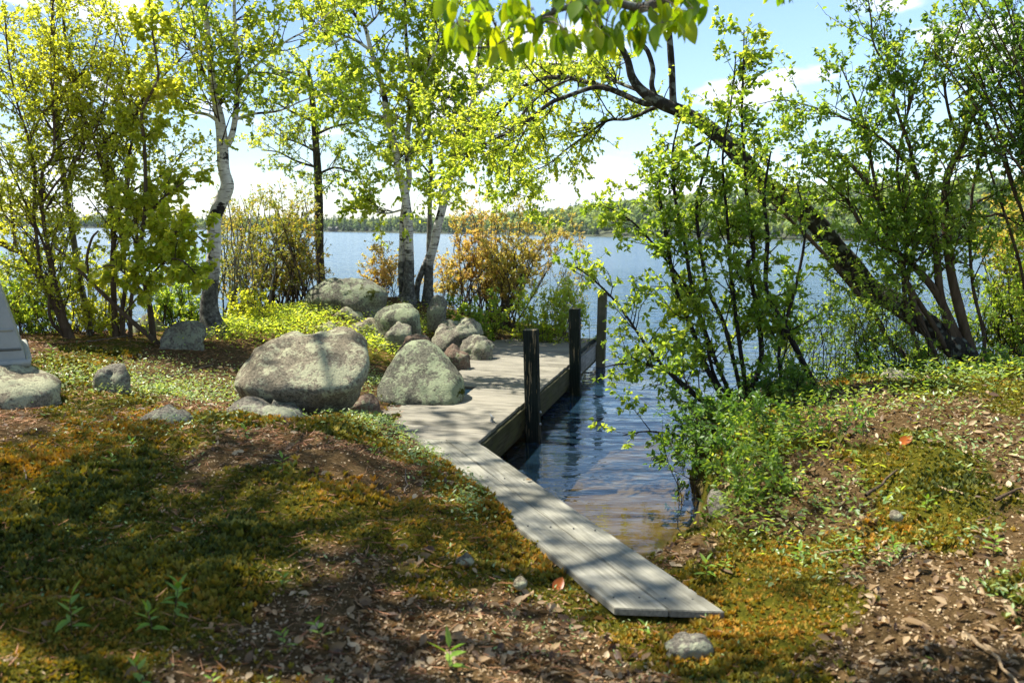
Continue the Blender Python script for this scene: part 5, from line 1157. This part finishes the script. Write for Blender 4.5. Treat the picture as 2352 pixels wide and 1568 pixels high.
# moss: little stars of blades
def moss_mesh(n):
    x, y = scatter(n, 2.2, 9.5, r, None, 1.5); m = mossy(x, y) + r.normal(0, .12, len(x)); k = m > .42; x, y = x[k], y[k]
    z = gz(x, y); d = np.hypot(x, y); N_ = len(x); B = 5
    h = np.repeat((r.uniform(.016, .04, N_) * (0.7 + d * .07)), B); az = r.uniform(0, 2 * np.pi, N_ * B); tl = r.uniform(.25, 1.0, N_ * B)
    h = h * np.repeat(np.clip(.85 + .9 * fbm2(x, y, 2.2, 2, 15.), .7, 1.7), B)
    p = np.repeat(np.stack([x, y, z - .004], -1), B, 0) + r.normal(0, .004, (N_ * B, 3)) * np.array([1, 1, 0])
    dv = unit(np.stack([np.cos(az) * tl, np.sin(az) * tl, np.ones(N_ * B)], -1)); sd = np.stack([-np.sin(az), np.cos(az), np.zeros(N_ * B)], -1)
    w = (h * .24)[:, None]
    V = np.stack([p, p + dv * h[:, None] * .6 + sd * w, p + dv * h[:, None], p + dv * h[:, None] * .6 - sd * w], 1)
    F = np.arange(N_ * B * 4).reshape(-1, 4)
    tone = np.repeat(np.clip(goldness(x, y) * .75 + r.normal(.06, .22, N_), 0, 1), B * 4)
    return mesh('moss', V.reshape(-1, 3), F, M['moss'], tone)
tag(link('moss', moss_mesh(78000)), 'green and golden moss covering the near mound', 'moss', kind='stuff')
def flat_leaves(name, x, y, size, mat, wr, fold, tone, zup=.004, tilt=.45):
    n = len(x); z = gz(x, y) + zup + size * tilt * .25 * r.random(n); az = r.uniform(0, 2 * np.pi, n)
    dv = unit(np.stack([np.cos(az), np.sin(az), r.normal(0, tilt * .6, n)], -1)); nv_ = unit(np.stack([r.normal(0, tilt, n), r.normal(0, tilt, n), np.ones(n)], -1))
    V, F = leafgeo(np.stack([x, y, z], -1) - dv * size[:, None] * .5, dv, nv_, size, wr * r.uniform(.8, 1.2, n), fold, r.uniform(-.3, .35, n)[:, None])
    return mesh(name, V, F, mat, np.repeat(tone, 6))
x, y = scatter(30000, 2.2, 9.5, r, None, 1.3); k = (mossy(x, y) + r.normal(0, .2, len(x))) < .55; x, y = x[k], y[k]; k = fbm2(x, y, 2.3, 3, 91.) > -.6 + r.normal(0, .2, len(x)); x, y = x[k], y[k]
k = (x > -.7) | (r.random(len(x)) < .3) | (y > 7); x, y = x[k], y[k]
tag(link('leaf_litter', flat_leaves('leaf_litter', x, y, (.014 + .06 * r.random(len(x)) ** 2.2) * (0.85 + .04 * y), M['litter'], .5, .6, np.clip(r.normal(.42, .33, len(x)), 0, 1), .004, .8)), 'brown and tan fallen leaves littering the ground', 'leaf litter', kind='stuff')
x, y = scatter(42000, 2.2, 8.5, r, None, 1.4); k = (mossy(x, y) + r.normal(0, .22, len(x))) < .6; x, y = x[k], y[k]
tag(link('litter_chips', flat_leaves('litter_chips', x, y, r.uniform(.008, .022, len(x)), M['litter'], .6, .3, np.clip(r.normal(.6, .28, len(x)), 0, 1))), 'small pale bark chips and leaf scraps on the ground', 'litter', kind='stuff')
x, y = scatter(26000, 5.5, 14.5, r, (-6.5, -.5), 1.1); k = fbm2(x, y, .9, 3, 8.) > -.3; x, y = x[k], y[k]
x2, y2 = scatter(9000, 2.2, 7, r, (-4.5, 1.0)); x = np.r_[x, x2]; y = np.r_[y, y2]
tag(link('pine_needles', flat_leaves('pine_needles', x, y, r.uniform(.04, .09, len(x)), M['needles'], .06, .1, np.clip(r.normal(.5, .28, len(x)), 0, 1), .006, .3)), 'orange-brown fallen needles round the boulders', 'needles', kind='stuff')

def cover(name, label, x, y, hmax, size, mat, wr, tone, mean_up=.5):
    n = len(x); z = gz(x, y) + r.random(n) ** .8 * hmax; az = r.uniform(0, 2 * np.pi, n)
    dv = unit(np.stack([np.cos(az), np.sin(az), r.normal(.25, .45, n)], -1)); nv_ = unit(np.stack([r.normal(0, .5, n), r.normal(0, .5, n), np.ones(n)], -1))
    V, F = leafgeo(np.stack([x, y, z], -1), dv, nv_, size, wr * r.uniform(.8, 1.2, n), .25, r.uniform(0, .25, n)[:, None])
    tag(link(name, mesh(name, V, F, mat, np.repeat(np.clip(tone, 0, 1), 6))), label, 'ground cover', kind='stuff')
def patch(n, blobs):
    X, Y = [], []
    for (cx, cy, rx, ry, w) in blobs:
        m = int(n * w); X.append(r.normal(cx, rx, m)); Y.append(r.normal(cy, ry, m))
    x, y = np.concatenate(X), np.concatenate(Y); k = clear(x, y, .05); return x[k], y[k]
def wp(px, py, z): q = W(px, py, z); return q[0], q[1]
bl = [(*wp(640, 760, .78), .55, .75, .45), (*wp(560, 765, .78), .3, .6, .2), (*wp(720, 725, .86), .4, .7, .12), (*wp(880, 790, .62), .3, .4, .1), (*wp(970, 760, .65), .35, .4, .1), (*wp(830, 735, .8), .6, .4, .1)]
x, y = patch(9000, bl); cover('ground_cover', 'bright yellow-green low plants filling the hollow behind the largest boulder', x, y, .17, r.uniform(.035, .06, len(x)), M['leaf_birch'], .42, r.normal(.45, .3, len(x)))
bl = [(*wp(880, 985, .55), .25, .22, .3), (*wp(800, 960, .55), .3, .15, .15), (*wp(380, 880, .75), .45, .4, .2), (*wp(130, 860, .82), .5, .4, .15), (*wp(420, 1000, .68), .5, .4, .1), (*wp(960, 1040, .55), .12, .35, .15), (*wp(1080, 1130, .5), .08, .3, .1)]
bl += [(*wp(300, 850, .78), .7, .5, .5), (*wp(450, 900, .66), .5, .4, .4), (*wp(860, 880, .48), .12, .3, .15), (*wp(1000, 800, .55), .3, .3, .3), (*wp(960, 745, .72), .5, .35, .35), (*wp(1060, 775, .52), .4, .3, .25), (*wp(900, 770, .68), .4, .4, .3)]
x, y = patch(3600, bl); cover('ground_cover', 'sunlit sprigs of low green plants along the crest of the moss mound', x, y, .09, r.uniform(.02, .04, len(x)), M['leaf_ground'], .42, r.normal(.7, .3, len(x)))
bl = [(*wp(1720, 1030, .62), .28, .5, .35), (*wp(1850, 960, .72), .5, .5, .25), (*wp(2000, 880, .85), .7, .4, .2), (*wp(2250, 880, .95), .5, .4, .15), (*wp(1680, 1130, .5), .12, .35, .15), (*wp(1800, 1120, .66), .35, .35, .15)]
x, y = patch(3200, bl); cover('ground_cover', 'leafy green ground plants along the top of the right bank', x, y, .17, r.uniform(.03, .055, len(x)), M['leaf_green'], .42, r.normal(.55, .28, len(x)))
x, y = scatter(15000, 2.4, 8.2, r, (.9, 5.4), 1.0); k = fbm2(x, y, 1.6, 3, 71.) > -.05; x, y = x[k], y[k]
cover('ground_cover', 'scattered small green seedlings through the leaf litter on the right bank', x, y, .075, r.uniform(.018, .045, len(x)), M['leaf_ground'], .45, r.normal(.6, .3, len(x)))
x, y = scatter(5000, 2.3, 7.0, r, (-4.2, 1.2), 1.0); k = fbm2(x, y, 1.9, 3, 75.) > .15; x, y = x[k], y[k]
cover('ground_cover', 'tiny green leaves dotted over the shaded near mound', x, y, .03, r.uniform(.012, .03, len(x)), M['leaf_ground'], .42, r.normal(.4, .3, len(x)))

# seedlings one can count
LEAFP = [mesh('leaf', *leafgeo(np.zeros((1, 3)), np.array([[1., 0, 0]]), np.array([[0, 0, 1.]]), np.array([1.0]), np.array([w]), .25, d), M['grass'], np.full(6, tv)) for w, d, tv in ((.34, .2, .3), (.40, .35, .6), (.30, .1, .8))]
def seedling(px, py, z, h, nl, label, L=.05):
    q = W(px, py, z); b = np.array([q[0], q[1], gz1(q[0], q[1])]); root = thing('seedling', label, 'seedling', tuple(b))
    lean = np.array([r.normal(0, .15), r.normal(0, .15), 1.0]); P_, R_ = catmull([np.zeros(3) - (0, 0, .01), lean * h * .5 + r.normal(0, .004, 3), lean * h], [.0022, .0018, .001], 7)
    V_, F_ = tubes(P_[None], R_[None], 5); link('stem', mesh('stem', V_, F_, M['twig'], None, True), root)
    for i in range(nl):
        t = .25 + .75 * i / max(1, nl - 1); p = lean * h * t; a = i * 2.4 + r.normal(0, .3); el_ = .15 + .9 * t ** 3 + r.normal(0, .12)
        o = link('leaf', LEAFP[int(r.integers(3))], root, tuple(p)); o.rotation_euler = (r.normal(0, .2), -el_, a); s = L * r.uniform(.75, 1.25); o.scale = (s, s, s)
for px, py, z, h, nl, L, lb in [
    (400, 1455, .60, .16, 13, .075, 'largest bright green seedling clump in the dark moss at lower left'),
    (350, 1470, .60, .10, 8, .06, 'smaller green seedling touching the largest one at lower left'),
    (165, 1470, .62, .14, 9, .075, 'dark glossy-leaved seedling near the lower left corner'),
    (330, 1580, .60, .09, 6, .06, 'green seedling cut by the bottom edge at left'),
    (480, 1590, .58, .07, 6, .05, 'small green sprout at the bottom edge left of centre'),
    (1035, 1550, .50, .10, 7, .085, 'star-shaped pale green seedling at the bottom centre'),
    (660, 1500, .56, .06, 6, .05, 'low yellow-green sprout in brown litter near the bottom'),
    (745, 1480, .55, .08, 6, .055, 'green sprout with narrow leaves in the litter left of centre'),
    (650, 1365, .57, .05, 6, .045, 'small sprout on the moss above the brown litter'),
    (570, 1035, .67, .10, 8, .055, 'sunlit green sprig on the crest of the mound in front of the low flat rock'),
    (650, 1120, .66, .10, 7, .05, 'green sprig on the mound below the largest boulder'),
    (250, 1100, .70, .08, 8, .055, 'bright seedling in the shade at the left of the mound'),
    (310, 1060, .70, .07, 7, .05, 'paired-leaf seedling just above the bright one on the left mound'),
    (860, 1075, .58, .08, 8, .05, 'bluish-green sprig on the mound near the deck corner'),
    (1505, 1270, .30, .05, 5, .05, 'tiny sprout at the inlet bank beside the planks'),
    (1620, 1330, .40, .10, 9, .065, 'broad pale-leaved seedling at the head of the inlet'),
    (1660, 1310, .42, .08, 7, .05, 'second broad-leaved seedling beside the inlet bank'),
    (1840, 1245, .55, .09, 9, .05, 'silvery green seedling at the foot of the cut bank'),
    (1960, 1230, .62, .09, 8, .05, 'seedling with upright leaves above the golden moss'),
    (2060, 1190, .75, .08, 7, .05, 'pale seedling beside the white pebble on the right bank'),
    (2130, 1110, .80, .08, 8, .05, 'pale-leaved seedling below the orange leaf'),
    (2290, 1180, .82, .09, 8, .055, 'seedling near the right edge in sunlit litter'),
    (1480, 1440, .38, .05, 5, .045, 'little sprout between the plank end and the oval stone'),
    (1990, 980, .82, .12, 9, .06, 'tall leafy seedling on the shaded upper right bank'),
    (370, 880, .75, .14, 10, .06, 'leafy sprig among the stones left of the largest boulder'),
    (120, 830, .82, .16, 10, .065, 'reddish sprig beside the upturned boat')]:
    seedling(px, py, z, h, nl, lb, L)
# grass tuft in the shallow water by the planks
q = W(1530, 1290, .05); gb = np.array([q[0], q[1], min(gz1(q[0], q[1]), .02)])
gt = thing('grass_tuft', 'thin upright green blades at the water edge beside the planks', 'grass', tuple(gb))
for i in range(9):
    P_, R_ = catmull([r.normal(0, .02, 3) * (1, 1, 0), np.array([r.normal(0, .03), r.normal(0, .03), .13]), np.array([r.normal(0, .08), r.normal(0, .08), r.uniform(.17, .3)])], [.004, .003, .0008], 7)
    V_, F_ = tubes(P_[None], R_[None], 3); link('blade', mesh('blade', V_, F_, M['grass'], np.full(len(V_), r.random()), True), gt)
# fallen things
def fallen_leaf(px, py, z, L, label, mat, rot, w=.6):
    q = W(px, py, z); zz = gz1(q[0], q[1]); o = link('fallen_leaf', None)
    COL.objects.unlink(o); bpy.data.objects.remove(o)
    n = 7; t = np.linspace(0, 1, n); wd = w * np.sin(np.pi * t ** .8) ** .8 * .5; V_ = []
    for k in range(n):
        for s_ in (-1, 0, 1): V_.append((t[k] - .5, s_ * wd[k], abs(s_) * wd[k] * .55 + .25 * (t[k] - .5) ** 2))
    F_ = [f for k in range(n - 1) for f in ((3 * k, 3 * k + 1, 3 * k + 4, 3 * k + 3), (3 * k + 1, 3 * k + 2, 3 * k + 5, 3 * k + 4))]
    o = link('fallen_leaf', mesh('fallen_leaf', np.array(V_) * L, np.array(F_), mat, np.full(len(V_), .5), True), None, (q[0], q[1], zz + .015)); o.rotation_euler = rot
    return tag(o, label, 'leaf')
fallen_leaf(2080, 1022, .80, .115, 'glowing orange fallen leaf standing up on the right bank', M['orange_leaf'], (.5, -.5, .3))
fallen_leaf(1283, 1325, .42, .10, 'curled rust-red leaf against the left edge of the planks', M['orange_leaf'], (.4, -.6, 1.0))
fallen_leaf(2020, 1275, .58, .09, 'pale tan leaf propped upright above the golden moss', M['litter'], (.9, -.8, 1.2))
fallen_leaf(2108, 1385, .60, .12, 'long brown leaf lying in shade at lower right', M['litter'], (.1, .05, -.6), .4)
fallen_leaf(1215, 1105, ZD + .002, .05, 'small tan leaf scrap on the crack of the planks', M['litter'], (.1, .1, .4)).location.z = ZD + .012
fallen_leaf(1720, 1135, .45, .08, 'pinkish dry leaf caught on the cut bank face', M['litter'], (.9, -.3, .2))
def stick(px0, py0, px1, py1, z, rad, label, mat):
    a, b_ = W(px0, py0, z), W(px1, py1, z); n = 7; pts = np.array([a * (1 - t) + b_ * t for t in np.linspace(0, 1, n)]); pts[:, 2] = gz(pts[:, 0], pts[:, 1]) + rad + .006
    pts[:, 2] = pts[:, 2].max() * .5 + pts[:, 2] * .5; pts[1:-1] += r.normal(0, .008, (n - 2, 3)) * np.array([1, 1, .3]); base = pts[0].copy()
    V_, F_ = tubes((pts - base)[None], np.linspace(rad, rad * .5, n)[None], 6)
    tag(link('fallen_stick', mesh('fallen_stick', V_, F_, mat, None, True), None, tuple(base)), label, 'stick')
stick(2240, 1380, 2352, 1480, .70, .010, 'pale straw-coloured stick at the right edge', M['straw'])
stick(1885, 1245, 1990, 1235, .58, .009, 'short pale stick lying above the golden moss', M['straw'])
stick(2105, 1190, 2060, 1210, .75, .005, 'thin grey twig in the bright right-bank litter', M['twig_grey'])
stick(2290, 1090, 2352, 1080, .88, .012, 'brown peeled stick near the right edge', M['bark_brown'])
stick(540, 895, 598, 950, .62, .007, 'curved grey stick leaning by the left end of the largest boulder', M['twig_grey'])
stick(385, 860, 490, 835, .72, .008, 'thin grey branch on the needles left of the largest boulder', M['twig_grey'])
stick(200, 795, 300, 778, .80, .010, 'bleached branch lying under the clump of brown stems', M['twig_grey'])
stick(930, 1150, 932, 1100, .55, .005, 'short pale twig on the dark moss near the planks', M['twig_grey'])
stick(50, 1080, 62, 1130, .72, .006, 'bent grey twig on the moss at the left edge', M['twig_grey'])
stick(1990, 1120, 2060, 1085, .72, .011, 'short brown stick half buried on the right bank', M['bark_brown'])
stick(2150, 1085, 2215, 1105, .80, .010, 'tan stick in the litter below the orange leaf', M['straw'])

# ------------------------------------------------------------------ the air over the lake
HAZE = 0.00006
if HAZE:
    b_ = bmesh.new(); bmesh.ops.create_cube(b_, size=1.0, matrix=Matrix.Translation((0, 2970, 38)) @ Matrix.Diagonal((8600, 6500, 90, 1)))
    me = bpy.data.meshes.new('haze'); b_.to_mesh(me); b_.free()
    hm = bpy.data.materials.new('haze'); hm.use_nodes = True; t = hm.node_tree; t.nodes.clear()
    o_ = t.nodes.new('ShaderNodeOutputMaterial'); pv = t.nodes.new('ShaderNodeVolumePrincipled')
    pv.inputs['Color'].default_value = (0.80, 0.88, 1.0, 1); pv.inputs['Density'].default_value = HAZE; pv.inputs['Anisotropy'].default_value = 0.3
    t.links.new(pv.outputs[0], o_.inputs['Volume']); me.materials.append(hm)
    tag(link('haze', me), 'thin summer haze in the air over the lake', 'haze', kind='stuff')
# repeats belong together
for o in COL.objects:
    if o.parent is None and 'category' in o.keys() and o.get('kind') is None and 'group' not in o.keys():
        gname = {'boulder': 'boulders along the shore', 'stone': 'smaller stones in the ground', 'seedling': 'seedlings on the near ground', 'bush': 'low bushes on the banks',
                 'stick': 'fallen sticks', 'leaf': 'single fallen leaves', 'shrub': 'tall shrubs', 'tree': 'trees on the point'}.get(o['category'])
        if gname: o['group'] = gname
print('LEAVES', sum(TRIS.values()), 'TRIS', sum(sum(len(p.vertices) - 2 for p in ()) for _ in ()) or sum(len(m_.loops) - 2 * len(m_.polygons) for m_ in bpy.data.meshes))
